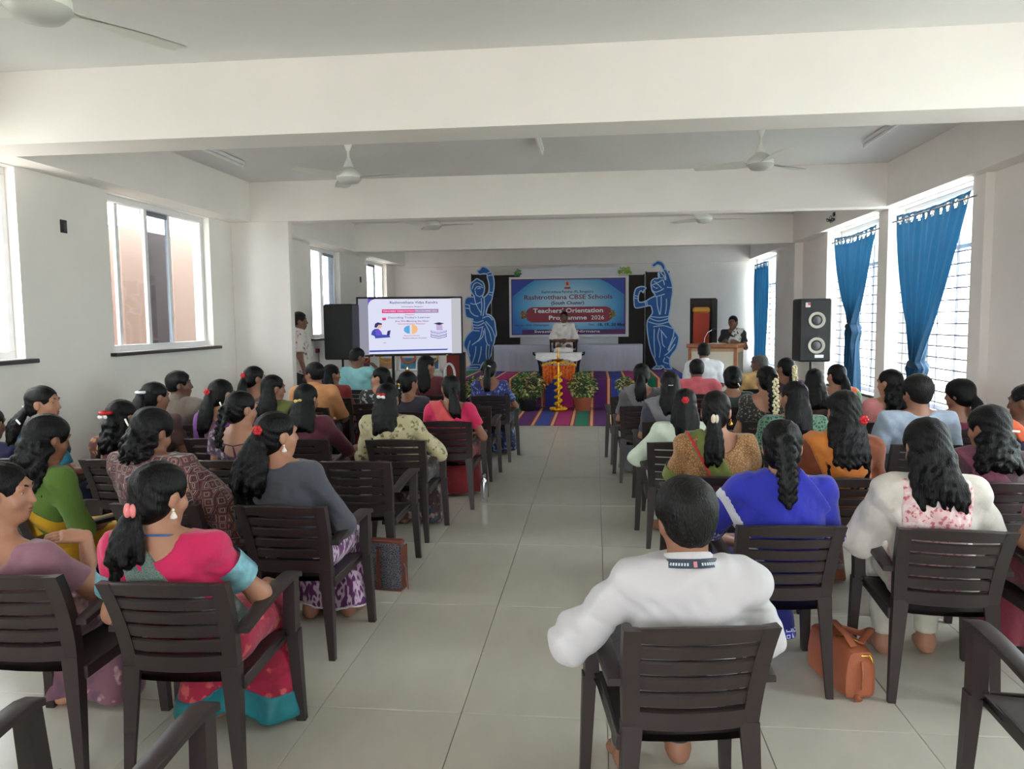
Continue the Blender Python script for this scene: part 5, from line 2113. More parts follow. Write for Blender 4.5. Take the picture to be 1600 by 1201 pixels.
# podium, microphone, boards by the podium
r = thing('podium', 'wooden podium with a cream front panel and a round emblem', 'podium', (2.02, 13.22, 0), math.radians(-24))
WD, CRM = mat('podium_wood', S(150, 92, 58), .45, var=.15, scale=12), mat('podium_cream', S(200, 192, 176), .6)
MB().box((0, 0, .57), (.80, .44, 1.10), .006).build('body', mat('podium_side_wood', S(176, 142, 108), .5, var=.1), r)
MB().box((0, -.225, .56), (.70, .012, 1.00), .003).build('front_panel', CRM, r)
for s in (-1, 1):
    MB().box((s * .38, -.225, .57), (.055, .022, 1.10), .003).build('corner_post', WD, r)
MB().box((0, -.015, 1.155), (.86, .52, .06), .010).build('top', WD, r)
MB().box((.406, 0, .60), (.008, .30, .90), .002).build('side_panel', mat('podium_side_panel', S(120, 116, 108), .6), r)
ring = lambda R, n=28: [(R * math.cos(2 * PI * k / n), .72 + R * math.sin(2 * PI * k / n)) for k in range(n)]
MB().prism_xz(ring(.20), -.2335, -.231).build('emblem_ring', mat('emblem_blue', S(140, 148, 168), .5), r)
MB().prism_xz(ring(.145), -.2355, -.2335).build('emblem_disc', mat('emblem_cream', S(226, 214, 160), .5), r)
MB().prism_xz([(-.05, .64), (.05, .64), (.02, .70), (.012, .80), (0, .84), (-.012, .80), (-.02, .70)], -.238, -.2355).build('emblem_mark', mat('emblem_black', S(40, 38, 60), .5), r)
for k in range(22):
    a = 2 * PI * k / 22
    MB().box((.172 * math.cos(a), -.2345, .72 + .172 * math.sin(a)), (.018, .003, .028)).build('emblem_lettering', mat('emblem_navy', S(70, 76, 112), .5), r)
m_ = thing('microphone', 'black gooseneck microphone on the podium', 'microphone', (1.83, 13.28, 1.185), 0)
MB().lathe([(.05, 0), (.05, .01), (.015, .02)], n=14).build('base', BLACKM, m_, 40)
MB().tube([(0, 0, .01), (.01, 0, .10), (.06, .02, .19), (.15, .05, .235)], .006, 8).build('gooseneck', STEEL, m_, 60)
MB().tube([(.13, .045, .232), (.21, .07, .245)], [.014, .018], 10).build('head', BLACKP, m_, 60)
p_ = MB()
p_.box((0, 0, .003), (.22, .30, .006), .001)
p_ = p_.build('script_paper', mat('paper', S(230, 230, 226), .7), None)
p_.location = (2.05, 13.24, 1.187)
p_.rotation_euler = (0, 0, math.radians(-20))
tag(p_, 'white paper sheets lying on the podium top', 'paper')
r = thing('display_board', 'dark upright board standing behind the red bell-shaped banner by the podium', 'board', (1.98, 14.55, 0), 0, 'dark display boards along the stage wall')
MB().box((0, 0, .99), (.47, .04, 1.98), .004).build('panel', DK, r)
MB().box((.20, -.03, .98), (.10, .05, 1.96), .004).build('side_fold', mat('board_trim', S(36, 32, 32), .6), r)
MB().box((0, .1, .02), (.4, .3, .04), .004).build('foot', DK, r)
r = thing('red_banner', 'tall red orange standing panel with a golden top beside the podium', 'panel', (1.93, 14.42, 0))
MB().box((0, 0, .86), (.29, .05, 1.70), .012).build('red_panel', mat('panel_red', S(176, 58, 34), .6, var=.1), r)
MB().box((0, -.005, 1.76), (.31, .07, .11), .03).build('golden_top', mat('panel_gold', S(206, 146, 50), .5), r)
MB().box((0, -.005, .75), (.31, .07, .08), .03).build('golden_band', mat('panel_gold', S(206, 146, 50), .5), r)
MB().box((0, 0, .02), (.34, .20, .04), .006).build('foot', DK, r)

# ================================================================== seating and audience
PLAIN = 'brown plastic armchair of the '


def hstep(y):
    return .0085 if y < 3 else .0104 if y < 5 else .0135 if y < 7 else .017


def seat(short, cx, cy, headx, zt, cdeg=0., deg=None, chair_dx=0., **kw):
    chair(cx + chair_dx, cy, cdeg, PLAIN + short)
    d = cdeg if deg is None else deg
    return person(short, cx, cy, d, zt, hx=headx - cx, h=kw.pop('h', hstep(cy)), **kw)


def lanyard(m, drop=.34, letters=None):
    def f(root, k):
        nb = k['nb']
        t = MB()
        pts = []
        for a in range(21):
            an = PI * a / 20 - PI / 2
            pts.append((nb[0] + math.sin(an) * .078, nb[1] + .01 - math.cos(an) * .074, nb[2] + .030 - .020 * (1 - math.cos(an))))
        hh_ = .011 if letters else .004
        rows = []
        for p in pts:
            n = Vector((p[0] - nb[0], p[1] - nb[1], 0)).normalized()
            q = Vector(p) + (Vector((0, 0, .022)) if letters else Vector((0, 0, .006)))
            rows.append([q + n * (.022 if letters else .0) - Vector((0, 0, hh_)), q + n * (.010 if letters else .004) + Vector((0, 0, hh_)), q + n * .001 + Vector((0, 0, hh_)), q + n * (.007 if letters else -.003) - Vector((0, 0, hh_))])
        t.quadstrip(rows)
        t.build('lanyard', m, root, 60)
        if letters:
            for sgn in (-1, 1):
                for i in range(7):
                    an = sgn * (.22 + i * .085)
                    c = Vector((nb[0] + math.sin(an) * .0965, nb[1] + .01 - math.cos(an) * .0925, nb[2] + .052 - .020 * (1 - math.cos(an))))
                    q = MB().box((0, 0, 0), (.0048, .002, .008)).build('lanyard_lettering', letters, root)
                    q.location = c
                    q.rotation_euler = (math.radians(-25), 0, an)
            q = MB().box((0, 0, 0), (.010, .0024, .016)).build('lanyard_emblem', mat('lanyard_pink', S(206, 130, 140), .6), root)
            q.location = (nb[0], nb[1] + .01 - .0925, nb[2] + .052)
            q.rotation_euler = (math.radians(-25), 0, 0)
    return f


RED, PNK, CRMC = mat('clip_red', S(190, 24, 34), .35), mat('clip_pink', S(226, 130, 130), .35), mat('clip_cream', S(226, 214, 190), .35)
WCL, YCL = mat('clip_white', S(236, 236, 236), .3), mat('clip_yellow', S(210, 190, 110), .35)
JAS = mat('jasmine', S(236, 226, 186), .7, var=.1, scale=40)
BLK = cloth('black', S(26, 25, 28))
TROU = cloth('charcoal', S(44, 44, 50))

# ---- rows on the side of the sliding windows
seat('woman in mauve resting her chin on her hand', -2.17, 2.68, -2.17, 1.11, chair_dx=.13, cdeg=2, deg=0, hy=-.10, hyaw=-74, hpitch=4, skin=0, face=True,
     top=dict(m=cloth('mauve', S(146, 104, 118)), sleeve=.62, neck=(.085, .10)), lower=dict(m=print_mat('saree_rose', 'floral', [S(110, 70, 84), S(176, 140, 140), S(90, 60, 80)], 12)),
     hair=dict(style='bun', bz=-.05, ear=[(1, GOLD)]), arms=dict(eR=(.215, .055, .585), wR=(.190, .065, .795)), sdrop=.055, hands=dict(R=((-.60, -.52, .12), (-.3, .3, -.9), .28)), wd=1.08, h=.0085)
seat('woman in a magenta blouse with teal sleeve borders', -1.435, 2.65, -1.52, 1.13, cdeg=3, hyaw=-26, hpitch=10, skin=0,
     top=dict(m=cloth('magenta', S(196, 22, 84)), sleeve=.62, neck=(.082, .085), border=mat('silver_teal', S(120, 170, 184), .4, metal=.25, var=.3, scale=30), bw=.34),
     drape=dict(m=print_mat('grey_teal_zari', 'lace', [S(70, 92, 92), S(104, 120, 112)], 150), hw=.045, flare=.9),
     lower=dict(m=print_mat('magenta_zari', 'floral', [S(168, 20, 62), S(206, 90, 90), S(150, 16, 56)], 16), border=mat('teal_border', S(28, 120, 132), .5, var=.2, scale=20), bw=.11, fy=-.03, extra=[C((.12, .28, .42), (.150, .235, .05), .072, .080), C((-.10, .2, .4), (-.15, .18, .06), .06, .08)]),
     hair=dict(style='pony', len=.30, w=1.35, bz=-.055, sway=-.03, n=15, vol=.004, clips=[('claw', (0, -.025, .01), PNK)], ear=[(1, PEARL)]),
     arms=dict(eR=(.205, -.02, .625), wR=(.14, .22, .58)), wd=1.08, h=.0085, extras=lanyard(mat('lanyard_blue', S(60, 110, 160), .6)))
seat('woman in a dark grey cardigan with a red clip', -1.455, 3.69, -1.53, 1.185, hyaw=-42, hpitch=2, skin=0, face=True,
     top=dict(m=cloth('cardigan', S(64, 66, 76)), sleeve=1.9, neck=(.062, .03), off=.012, name='cardigan'), lower=dict(m=print_mat('purple_ikat', 'ikat', [S(98, 36, 100), S(206, 182, 206)], 34), border=cloth('ikat_white', S(214, 204, 214)), bw=.012, hem=.07, fy=.0, extra=[C((.12, .30, .42), (.15, .28, .08), .072, .082)]),
     hair=dict(style='pony', len=.40, w=2.1, bz=.012, n=22, sway=-.035, wave=.010, clips=[('flower', (.015, -.02, .02), RED)], ear=[(1, PEARL)]), arms=dict(eR=(.215, -.06, .615), wR=(.12, .18, .58)))
seat('woman wrapped in a kilim patterned shawl', -2.07, 3.69, -2.15, 1.19, deg=-14, hyaw=-12, hpitch=24, skin=1, wd=1.12,
     top=dict(m=print_mat('kilim', 'geo', [S(40, 38, 54), S(128, 44, 48), S(44, 42, 62), S(176, 158, 142), S(54, 58, 88), S(156, 92, 60), S(60, 52, 58)], 24), sleeve=1.85, neck=(.06, .02), off=.030, loose=.03, name='shawl', fold=.007),
     lower=dict(m=cloth('shawl_lower', S(70, 50, 52))), hair=dict(style='curly', len=.15, w=.06, vol=.008, clips=[('bar', (-.03, -.01, .03), WCL, 60)]), sdrop=-.02, arms=dict(eR=(.285, .0, .62), eL=(-.29, .0, .62)))
seat('curly haired woman in a green blouse and yellow saree', -2.76, 3.69, -2.62, 1.165, cdeg=-34, deg=-24, hyaw=-8, hpitch=16, skin=1, wd=1.06,
     top=dict(m=cloth('leaf_green', S(84, 116, 38)), sleeve=1.05, neck=(.115, .13)), drape=dict(m=cloth('turmeric', S(206, 158, 26)), hw=.035, zlow=.52), lower=dict(m=cloth('turmeric', S(206, 158, 26))),
     hair=dict(style='curly', len=.25, w=.115, n=26, wave=.007, vol=.008, sway=-.02, clips=[('bar', (-.05, -.0, .075), WCL, 30)]))
seat('woman in a teal top turned towards the screen', -3.62, 4.80, -3.47, 1.22, deg=-28, hyaw=-52, hpitch=2, skin=0, face=True,
     top=dict(m=cloth('teal', S(18, 104, 132)), sleeve=.8, neck=(.10, .10)), lower=dict(m=cloth('navy', S(32, 40, 76))), hair=dict(style='pony', len=.22, w=1.4, bz=-.04, sway=-.06, clips=[('bar', (0, -.02, .01), CRMC, 40)]))
seat('woman with a red and white scrunchie and long curly hair', -3.02, 4.80, -3.05, 1.125, hyaw=-20, skin=1,
     top=dict(m=print_mat('rust_print', 'floral', [S(96, 40, 40), S(170, 120, 80), S(70, 30, 40)], 20), sleeve=.8), lower=dict(m=cloth('rust', S(96, 40, 40))),
     hair=dict(style='curly', len=.36, w=.07, n=20, sway=-.03, clips=[('band', (0, -.02, .04), RED), ('bow', (0, -.05, .015), WCL, 10)]))
seat('woman with a wavy ponytail beside the man in taupe', -3.36, 5.60, -3.30, 1.175, hyaw=-35, skin=1, face=True,
     top=dict(m=cloth('mud', S(88, 62, 56)), sleeve=.7), lower=dict(m=cloth('mud', S(88, 62, 56))), hair=dict(style='pony', len=.30, w=1.3, bz=.03, sway=-.05, clips=[('band', (0, -.01, 0), WCL)]))
seat('man in a taupe shirt sitting by the wall', -3.56, 6.40, -3.56, 1.20, hyaw=-62, hpitch=0, skin=2, female=False, face=True,
     top=dict(m=cloth('taupe', S(104, 92, 82)), sleeve=.9, off=.016, neck=(.06, 0), collar=True, name='shirt'), lower=dict(m=TROU, kind='trousers'), hair=dict(style='short', vol=.006))
seat('woman in a violet blouse with a long ponytail', -2.80, 5.65, -2.80, 1.19, hyaw=-28, skin=0,
     top=dict(m=cloth('violet', S(120, 64, 140)), sleeve=.6, neck=(.09, .08)), drape=dict(m=cloth('dusty_mauve', S(110, 70, 90)), hw=.05), lower=dict(m=cloth('violet', S(120, 64, 140))),
     hair=dict(style='pony', len=.36, w=1.4, bz=-.0, sway=-.04, clips=[('flower', (-.01, -.02, .015), RED)]))
seat('woman with a braid and a bare tied back', -2.24, 4.80, -2.24, 1.18, hyaw=-36, skin=0, face=True,
     top=dict(m=print_mat('aubergine_print', 'floral', [S(54, 36, 60), S(150, 130, 150), S(80, 44, 70)], 26), sleeve=.35, neck=(.135, .17)), lower=dict(m=cloth('aubergine', S(54, 36, 60))),
     hair=dict(style='braid', len=.30, nseg=9, r=.028, bz=-.03, sway=-.03, clips=[('bar', (-.03, .0, .05), WCL, 70)]),
     extras=lambda root, k: (MB().tube([(k['nb'][0] - .10, k['ty'] - .105, k['sz'] - .01), (k['nb'][0], k['ty'] - .118, k['sz'] - .03), (k['nb'][0] + .10, k['ty'] - .105, k['sz'] - .01)], .004, 6).build('back_tie', cloth('aubergine', S(54, 36, 60)), root, 60),
                             MB().tube([(k['nb'][0], k['ty'] - .118, k['sz'] - .03), (k['nb'][0] + .02, k['ty'] - .122, k['sz'] - .12)], [.004, .010], 6).build('tassel', mat('tassel_plum', S(80, 30, 70), .8), root, 60)))
seat('bespectacled woman with a red flower in her bun', -3.15, 7.05, -3.18, 1.205, hyaw=-44, skin=1, face=True,
     top=dict(m=cloth('cocoa', S(92, 60, 50)), sleeve=.6, neck=(.09, .07)), lower=dict(m=cloth('cocoa', S(92, 60, 50))), hair=dict(style='pony', len=.22, bz=-.01, clips=[('flower', (0, -.02, .03), RED)]),
     extras=lambda root, k: MB().tube([k['hp']((.078, .0, .012)), k['hp']((.072, .085, .010)), k['hp']((.02, .105, .008)), k['hp']((-.02, .105, .008)), k['hp']((-.072, .085, .010))], .003, 6).build('spectacles', BLACKM, root, 60))
seat('woman with loose hair and an olive drape', -2.70, 6.45, -2.74, 1.165, hyaw=-48, skin=1, face=True,
     top=dict(m=BLK, sleeve=.6), drape=dict(m=cloth('olive', S(86, 92, 30)), side=1, hw=.07), lower=dict(m=cloth('olive', S(86, 92, 30))), hair=dict(style='long', len=.30, w=.07))
seat('man in a peach shirt looking aside', -2.85, 7.65, -2.85, 1.20, hyaw=58, hpitch=2, skin=1, female=False, face=True, deg=8,
     top=dict(m=cloth('peach', S(214, 150, 98)), sleeve=.9, off=.018, neck=(.06, 0), collar=True, name='shirt'), lower=dict(m=TROU, kind='trousers'), hair=dict(style='short', vol=.006), arms=dict(eR=(.27, -.02, .62)))
seat('woman in a dark red top behind the peach shirt', -2.92, 8.60, -2.98, 1.13, hyaw=-52, skin=1, face=True,
     top=dict(m=cloth('oxblood', S(124, 26, 28)), sleeve=.9), lower=dict(m=cloth('oxblood', S(124, 26, 28))), hair=dict(style='long', len=.26, w=.06))
seat('child in a pale cyan shirt holding a hand up', -2.95, 9.55, -2.97, 1.28, hyaw=-50, hpitch=10, skin=2, female=False, wd=.9,
     top=dict(m=cloth('cyan', S(140, 200, 206)), sleeve=.8, off=.014, neck=(.06, .02), name='shirt'), lower=dict(m=TROU, kind='trousers'), hair=dict(style='short'), arms=dict(eR=(.26, .06, .80), wR=(.14, .10, 1.02)))
seat('woman in maroon with a yellow bow in long hair', -2.14, 5.65, -2.14, 1.155, hyaw=-14, skin=1,
     top=dict(m=cloth('maroon', S(84, 22, 42)), sleeve=.95, neck=(.08, .05)), lower=dict(m=cloth('maroon', S(84, 22, 42))), hair=dict(style='long', len=.38, w=.085, clips=[('bow', (0, .0, -.005), YCL, 0)]), arms=dict(eR=(.27, .02, .62), wR=(.24, .25, .62)))
seat('woman in black and white print turning her face aside', -2.27, 8.00, -2.27, 1.135, hyaw=72, hpitch=4, skin=0, face=True, deg=10,
     top=dict(m=print_mat('mono_print', 'floral', [S(44, 44, 48), S(190, 190, 190), S(30, 30, 34)], 16), sleeve=1.2), lower=dict(m=BLK), hair=dict(style='pony', len=.25, w=1.3, sway=.05))
seat('woman in a cream leaf print with a red bow', -1.425, 5.65, -1.52, 1.16, hyaw=-8, skin=1, wd=1.05,
     top=dict(m=print_mat('cream_leaf', 'floral', [S(176, 166, 128), S(96, 92, 58), S(190, 180, 146)], 22), sleeve=1.1, off=.012), lower=dict(m=print_mat('multi_lower', 'floral', [S(70, 50, 50), S(150, 130, 120), S(60, 80, 90)], 18)),
     hair=dict(style='long', len=.42, w=.085, n=22, clips=[('bow', (-.005, .0, .035), RED, 15), ('bow', (-.005, -.006, .018), WCL, 15)]), arms=dict(eR=(.26, -.03, .63), wR=(.22, .2, .62)))
seat('woman with a gold and white clip in her braid', -1.77, 7.30, -1.77, 1.135, hyaw=-34, skin=1, face=True,
     top=dict(m=cloth('ink', S(34, 32, 44)), sleeve=.7), lower=dict(m=cloth('ink', S(34, 32, 44))), hair=dict(style='braid', len=.28, nseg=9, clips=[('bow', (0, -.03, -.02), GOLD, 80), ('bow', (.01, -.04, -.06), WCL, 80)]))
seat('tall woman with a black scarf of long hair', -1.93, 8.85, -1.93, 1.21, hyaw=-56, skin=1, face=True,
     top=dict(m=cloth('wine', S(96, 34, 40)), sleeve=.5), lower=dict(m=cloth('wine', S(96, 34, 40))), hair=dict(style='long', len=.42, w=.075, vol=.004))
seat('woman in a pink blouse with a coral drape', -1.25, 6.65, -1.24, 1.145, hyaw=22, skin=1,
     top=dict(m=cloth('hot_pink', S(206, 30, 86)), sleeve=.55, neck=(.12, .11)), drape=dict(m=cloth('coral', S(206, 74, 80)), hw=.05), lower=dict(m=cloth('crimson', S(120, 18, 28))),
     hair=dict(style='pony', len=.34, w=1.3, bz=-.03, n=15, sway=.03), arms=dict(eR=(.275, -.07, .605), wR=(.20, .2, .6)), wd=1.08)
seat('woman in a blue floral blouse before the stage', -1.17, 8.85, -1.20, 1.165, hyaw=-6, skin=1,
     top=dict(m=print_mat('blue_floral', 'floral', [S(36, 44, 112), S(110, 130, 190), S(28, 34, 84)], 24), sleeve=.7, neck=(.11, .12)), lower=dict(m=print_mat('blue_floral2', 'floral', [S(26, 36, 84), S(120, 150, 200), S(24, 30, 70)], 18)),
     hair=dict(style='pony', len=.30, w=.8, bz=-.0, clips=[('bar', (.02, -.01, .03), WCL, 20)]), arms=dict(eR=(.25, -.02, .62)))
seat('dark haired woman at the far wall end of the row', -4.13, 4.85, -4.03, 1.07, skin=1,
     top=dict(m=cloth('midnight', S(40, 40, 80)), sleeve=.7), lower=dict(m=cloth('midnight', S(40, 40, 80))), hair=dict(style='bun'))

# ---- rows on the side of the curtains
seat('man in a white shirt with a dark lanyard', .245, 2.42, .245, 1.135, cdeg=8, hyaw=6, hpitch=12, skin=1, female=False, wd=.97,
     top=dict(m=mat('white_shirt', S(196, 194, 198), .8, bump=.5, bscale=14, sheen=.1), sleeve=1.75, off=.013, loose=.010, neck=(.06, 0), collar=True, name='shirt', fold=.010),
     lower=dict(m=TROU, kind='trousers'), hair=dict(style='short', vol=.010, low=-.082), arms=dict(eL=(-.325, -.05, .625), wL=(-.20, .16, .63), eR=(.262, -.05, .625), wR=(.18, .16, .63)),
     extras=lanyard(mat('lanyard_navy', S(44, 56, 74), .6), .34, mat('lanyard_letters', S(196, 206, 210), .6)), h=.0085)
BLUE = cloth('royal_blue', S(34, 42, 172))
seat('woman in royal blue with a thick braid', .777, 3.50, .785, 1.175, cdeg=3, hyaw=-14, hpitch=10, skin=0, wd=1.08,
     top=dict(m=BLUE, sleeve=.85, neck=(.09, .06), border=print_mat('blue_white_motif', 'geo', [S(34, 42, 172), S(34, 42, 172), S(226, 228, 244)], 30), bw=.16),
     drape=dict(m=BLUE, hw=.175, arm=.75, border=cloth('border_white', S(214, 216, 230)), bside=-1, flare=.6), lower=dict(m=cloth('royal_dark', S(26, 32, 120)), border=print_mat('blue_white_motif', 'geo', [], 30), bw=.05),
     hair=dict(style='braid', len=.36, nseg=12, r=.034, bz=.005, vol=.003, sway=.01), extras=lanyard(mat('lanyard_grey', S(110, 130, 150), .6)), arms=dict(eL=(-.29, .02, .64)))
seat('woman in a pink floral kurta with white sleeves', 1.455, 3.48, 1.385, 1.18, cdeg=-5, hyaw=10, hpitch=26, skin=0, wd=1.05,
     top=dict(m=print_mat('rose_floral', 'floral', [S(226, 190, 192), S(190, 104, 112), S(236, 216, 214)], 44), sleeve=1.7, sleeve_m=cloth('chiffon_white', S(214, 208, 200)), off=.020, loose=.008, neck=(.095, .10), name='kurta', panel=.132),
     lower=dict(m=cloth('ivory', S(210, 206, 192)), kind='trousers', hem=.10), hair=dict(style='long', len=.27, w=.085, n=22, wave=.010, sway=.035, vol=.006), arms=dict(eL=(-.28, .0, .63), wL=(-.16, .22, .60), eR=(.25, .0, .63)))
seat('woman in green and gold saree with white claw clip', .66, 4.47, .665, 1.21, hyaw=-14, skin=0, wd=1.1,
     top=dict(m=print_mat('gold_brocade', 'lace', [S(176, 132, 84), S(130, 90, 50)], 70), sleeve=.62, neck=(.10, .10), border=cloth('moss', S(104, 116, 52)), bw=.2),
     drape=dict(m=cloth('moss', S(112, 126, 58)), hw=.05, flare=.7, border=cloth('border_red', S(190, 40, 48)), bside=-1, bw=.010), lower=dict(m=cloth('moss', S(112, 126, 58))),
     hair=dict(style='pony', len=.40, w=1.25, bz=-.03, n=15, clips=[('claw', (-.008, -.03, -.01), CRMC)], ear=[(1, GOLD)]), arms=dict(eL=(-.25, -.02, .60), wL=(-.2, .2, .58), eR=(.26, .0, .62)))
seat('woman in an orange and rust saree with loose hair', 1.31, 4.47, 1.34, 1.21, hyaw=8, skin=1,
     top=dict(m=cloth('rust_orange', S(120, 58, 26)), sleeve=.7), drape=dict(m=cloth('amber', S(186, 108, 34)), hw=.09, arm=.6), lower=dict(m=cloth('rust_orange', S(120, 58, 26))),
     hair=dict(style='long', len=.40, w=.095, n=24, vol=.004, clips=[('flower', (.05, -.03, -.03), RED)]))
seat('woman in a mint white kurta with a red flower', .57, 5.62, .63, 1.12, hyaw=-18, skin=1,
     top=dict(m=cloth('mint', S(200, 212, 194)), sleeve=1.15, off=.014, neck=(.08, .05), name='kurta'), lower=dict(m=cloth('mint', S(200, 212, 194)), kind='trousers'), hair=dict(style='long', len=.36, w=.075, clips=[('flower', (.02, .0, .04), RED)]),
     arms=dict(eL=(-.27, -.06, .615), wL=(-.17, .18, .60)))
seat('woman in a sheer grey saree with a silver clip', .60, 6.70, .62, 1.17, hyaw=12, skin=1,
     top=dict(m=cloth('slate', S(60, 60, 74)), sleeve=.8), drape=dict(m=cloth('ash', S(112, 110, 114)), hw=.08, arm=.8), lower=dict(m=cloth('ash', S(112, 110, 114))), hair=dict(style='long', len=.34, w=.07, clips=[('bar', (-.02, -.01, .0), STEEL, 0)]))
seat('woman with a smooth ponytail at the aisle before the stage', .45, 7.80, .455, 1.17, hyaw=-10, skin=1,
     top=dict(m=cloth('graphite', S(84, 82, 84)), sleeve=.8, neck=(.10, .08)), drape=dict(m=cloth('ash', S(112, 110, 114)), hw=.06), lower=dict(m=cloth('ash', S(112, 110, 114))), hair=dict(style='pony', len=.28, w=1.2, vol=.003))
seat('man in a white shirt before the podium', 1.44, 10.60, 1.44, 1.275, hyaw=-8, skin=2, female=False,
     top=dict(m=cloth('pale_white', S(214, 214, 220)), sleeve=.9, off=.018, neck=(.06, 0), collar=True, name='shirt'), lower=dict(m=TROU, kind='trousers'), hair=dict(style='short', vol=.004))
seat('man in a salmon pink shirt', 1.14, 9.00, 1.14, 1.145, hyaw=4, skin=2, female=False, wd=1.12,
     top=dict(m=cloth('salmon', S(214, 102, 112)), sleeve=.9, off=.018, neck=(.06, 0), collar=True, name='shirt'), lower=dict(m=TROU, kind='trousers'), hair=dict(style='short', vol=.003))
seat('woman with a round black bun and white clip', 1.32, 7.75, 1.32, 1.135, skin=1,
     top=dict(m=cloth('bottle_green', S(34, 52, 44)), sleeve=.7), lower=dict(m=cloth('bottle_green', S(34, 52, 44))), hair=dict(style='bun', vol=.012, bz=-.03, clips=[('bar', (.035, -.045, -.03), WCL, 60)]))
seat('balding man in a mustard cream shirt', 1.95, 9.60, 1.95, 1.175, hyaw=58, skin=2, female=False, face=True,
     top=dict(m=cloth('mustard_cream', S(206, 172, 112)), sleeve=.9, off=.018, neck=(.06, 0), collar=True, name='shirt'), lower=dict(m=TROU, kind='trousers'), hair=dict(style='short', m=HAIRG, bald=True))
seat('woman in a black dotted blouse with a jasmine braid', 1.41, 6.70, 1.41, 1.21, hyaw=12, skin=0,
     top=dict(m=print_mat('black_dots', 'floral', [S(32, 32, 30), S(140, 132, 110), S(32, 32, 30)], 46), sleeve=.6, neck=(.125, .14)), lower=dict(m=BLK),
     hair=dict(style='braid', len=.34, nseg=10, r=.034, bz=.0, clips=[('garland', (.02, -.045, .0), JAS, (.03, .30))]))
seat('woman with white jasmine pinned over her ponytail', 2.04, 8.70, 2.04, 1.175, hyaw=34, skin=1, face=True,
     top=dict(m=cloth('plum', S(84, 40, 60)), sleeve=.7), lower=dict(m=cloth('plum', S(84, 40, 60))), hair=dict(style='pony', len=.24, clips=[('garland', (.0, -.05, .03), JAS, (.03, .16))]))
seat('woman in an embroidered dark green shawl', 1.36, 5.62, 1.365, 1.17, hyaw=30, skin=1, face=True, wd=1.08,
     top=dict(m=print_mat('green_embroidery', 'lace', [S(28, 72, 58), S(96, 132, 108)], 44), sleeve=1.4, off=.018, loose=.01, name='shawl'), lower=dict(m=cloth('pine', S(28, 72, 58))), hair=dict(style='long', len=.32, w=.085, sway=.04))
seat('woman with loose brown hair near the cone loudspeaker', 1.94, 7.20, 1.94, 1.155, hyaw=-22, skin=1,
     top=dict(m=cloth('umber', S(70, 50, 46)), sleeve=.8), lower=dict(m=cloth('umber', S(70, 50, 46))), hair=dict(style='long', len=.30, w=.07))
seat('woman in an orange and green bordered saree by the window', 2.42, 8.00, 2.36, 1.145, hyaw=26, skin=0,
     top=dict(m=cloth('sand_green', S(110, 150, 110)), sleeve=.5, neck=(.12, .12)), drape=dict(m=cloth('tangerine', S(206, 100, 56)), side=1, hw=.06), lower=dict(m=cloth('tangerine', S(206, 100, 56))), hair=dict(style='pony', len=.26, sway=.03))
seat('woman in a dusty pink kurta by the low knotted curtain', 2.39, 6.70, 2.39, 1.18, hyaw=40, skin=0, face=True,
     top=dict(m=cloth('dusty_pink', S(196, 122, 122)), sleeve=1.2, neck=(.11, .11), name='kurta'), lower=dict(m=cloth('dusty_pink', S(196, 122, 122))), hair=dict(style='curly', len=.24, w=.06, sway=.03, clips=[('flower', (.03, -.02, .0), CRMC)]))
seat('young man in a grey blue round-neck shirt', 2.17, 5.60, 2.17, 1.205, hyaw=14, skin=1, female=False, wd=1.08,
     top=dict(m=cloth('grey_blue', S(150, 164, 182)), sleeve=.85, off=.016, loose=.008, neck=(.068, .03), name='shirt'), lower=dict(m=TROU, kind='trousers'), hair=dict(style='short', vol=.012, low=-.085))
seat('woman with bobbed hair against the bright window', 2.75, 6.30, 2.75, 1.125, hyaw=44, skin=1, face=True,
     top=dict(m=cloth('berry', S(110, 34, 60)), sleeve=.7, neck=(.10, .08)), lower=dict(m=cloth('berry', S(110, 34, 60))), hair=dict(style='pony', len=.13, bz=-.03, vol=.010, coverear=True))
seat('woman with bushy hair tied by a white clip', 2.05, 4.40, 2.05, 1.135, hyaw=32, skin=1, face=True, wd=1.05,
     top=dict(m=cloth('cherry_black', S(60, 30, 40)), sleeve=.8), drape=dict(m=cloth('mulberry', S(104, 48, 70)), hw=.05), lower=dict(m=cloth('cherry_black', S(60, 30, 40))),
     hair=dict(style='curly', len=.27, w=.11, n=26, vol=.008, clips=[('bar', (.03, -.02, -.005), WCL, 5)]))
seat('woman in navy with an orange drape near the plain wall', 2.70, 5.25, 2.68, 1.18, hyaw=46, skin=2, face=True,
     top=dict(m=cloth('navy_dark', S(28, 30, 60)), sleeve=.8), drape=dict(m=cloth('burnt_orange', S(206, 92, 54)), hw=.035, flare=.3), lower=dict(m=cloth('navy_dark', S(28, 30, 60))), hair=dict(style='bun', bz=-.02))
seat('woman in a maroon saree beside the pink floral kurta', 2.04, 3.56, 2.05, 1.20, hyaw=-10, skin=1,
     top=dict(m=cloth('garnet', S(104, 24, 40)), sleeve=.6), drape=dict(m=cloth('garnet_drape', S(124, 36, 56)), hw=.08), lower=dict(m=cloth('garnet_drape', S(124, 36, 56))), hair=dict(style='bun'))

# ---- chairs nobody sits on
chair(-1.25, 1.60, 2, 'empty dark brown plastic armchair behind the woman in magenta, arms reaching into view')
chair(1.46, 2.34, -3, 'empty dark brown plastic armchair behind the pink floral kurta, near the brown bag')
chair(-1.456, 4.81, 1, 'empty dark brown plastic armchair ahead of the grey cardigan, beside the patterned bag')
chair(-1.25, 7.78, 2, 'empty dark brown plastic armchair ahead of the woman in pink and coral')
chair(.38, 8.75, 0, 'empty dark brown plastic armchair at the aisle, nearest the small blue pot')

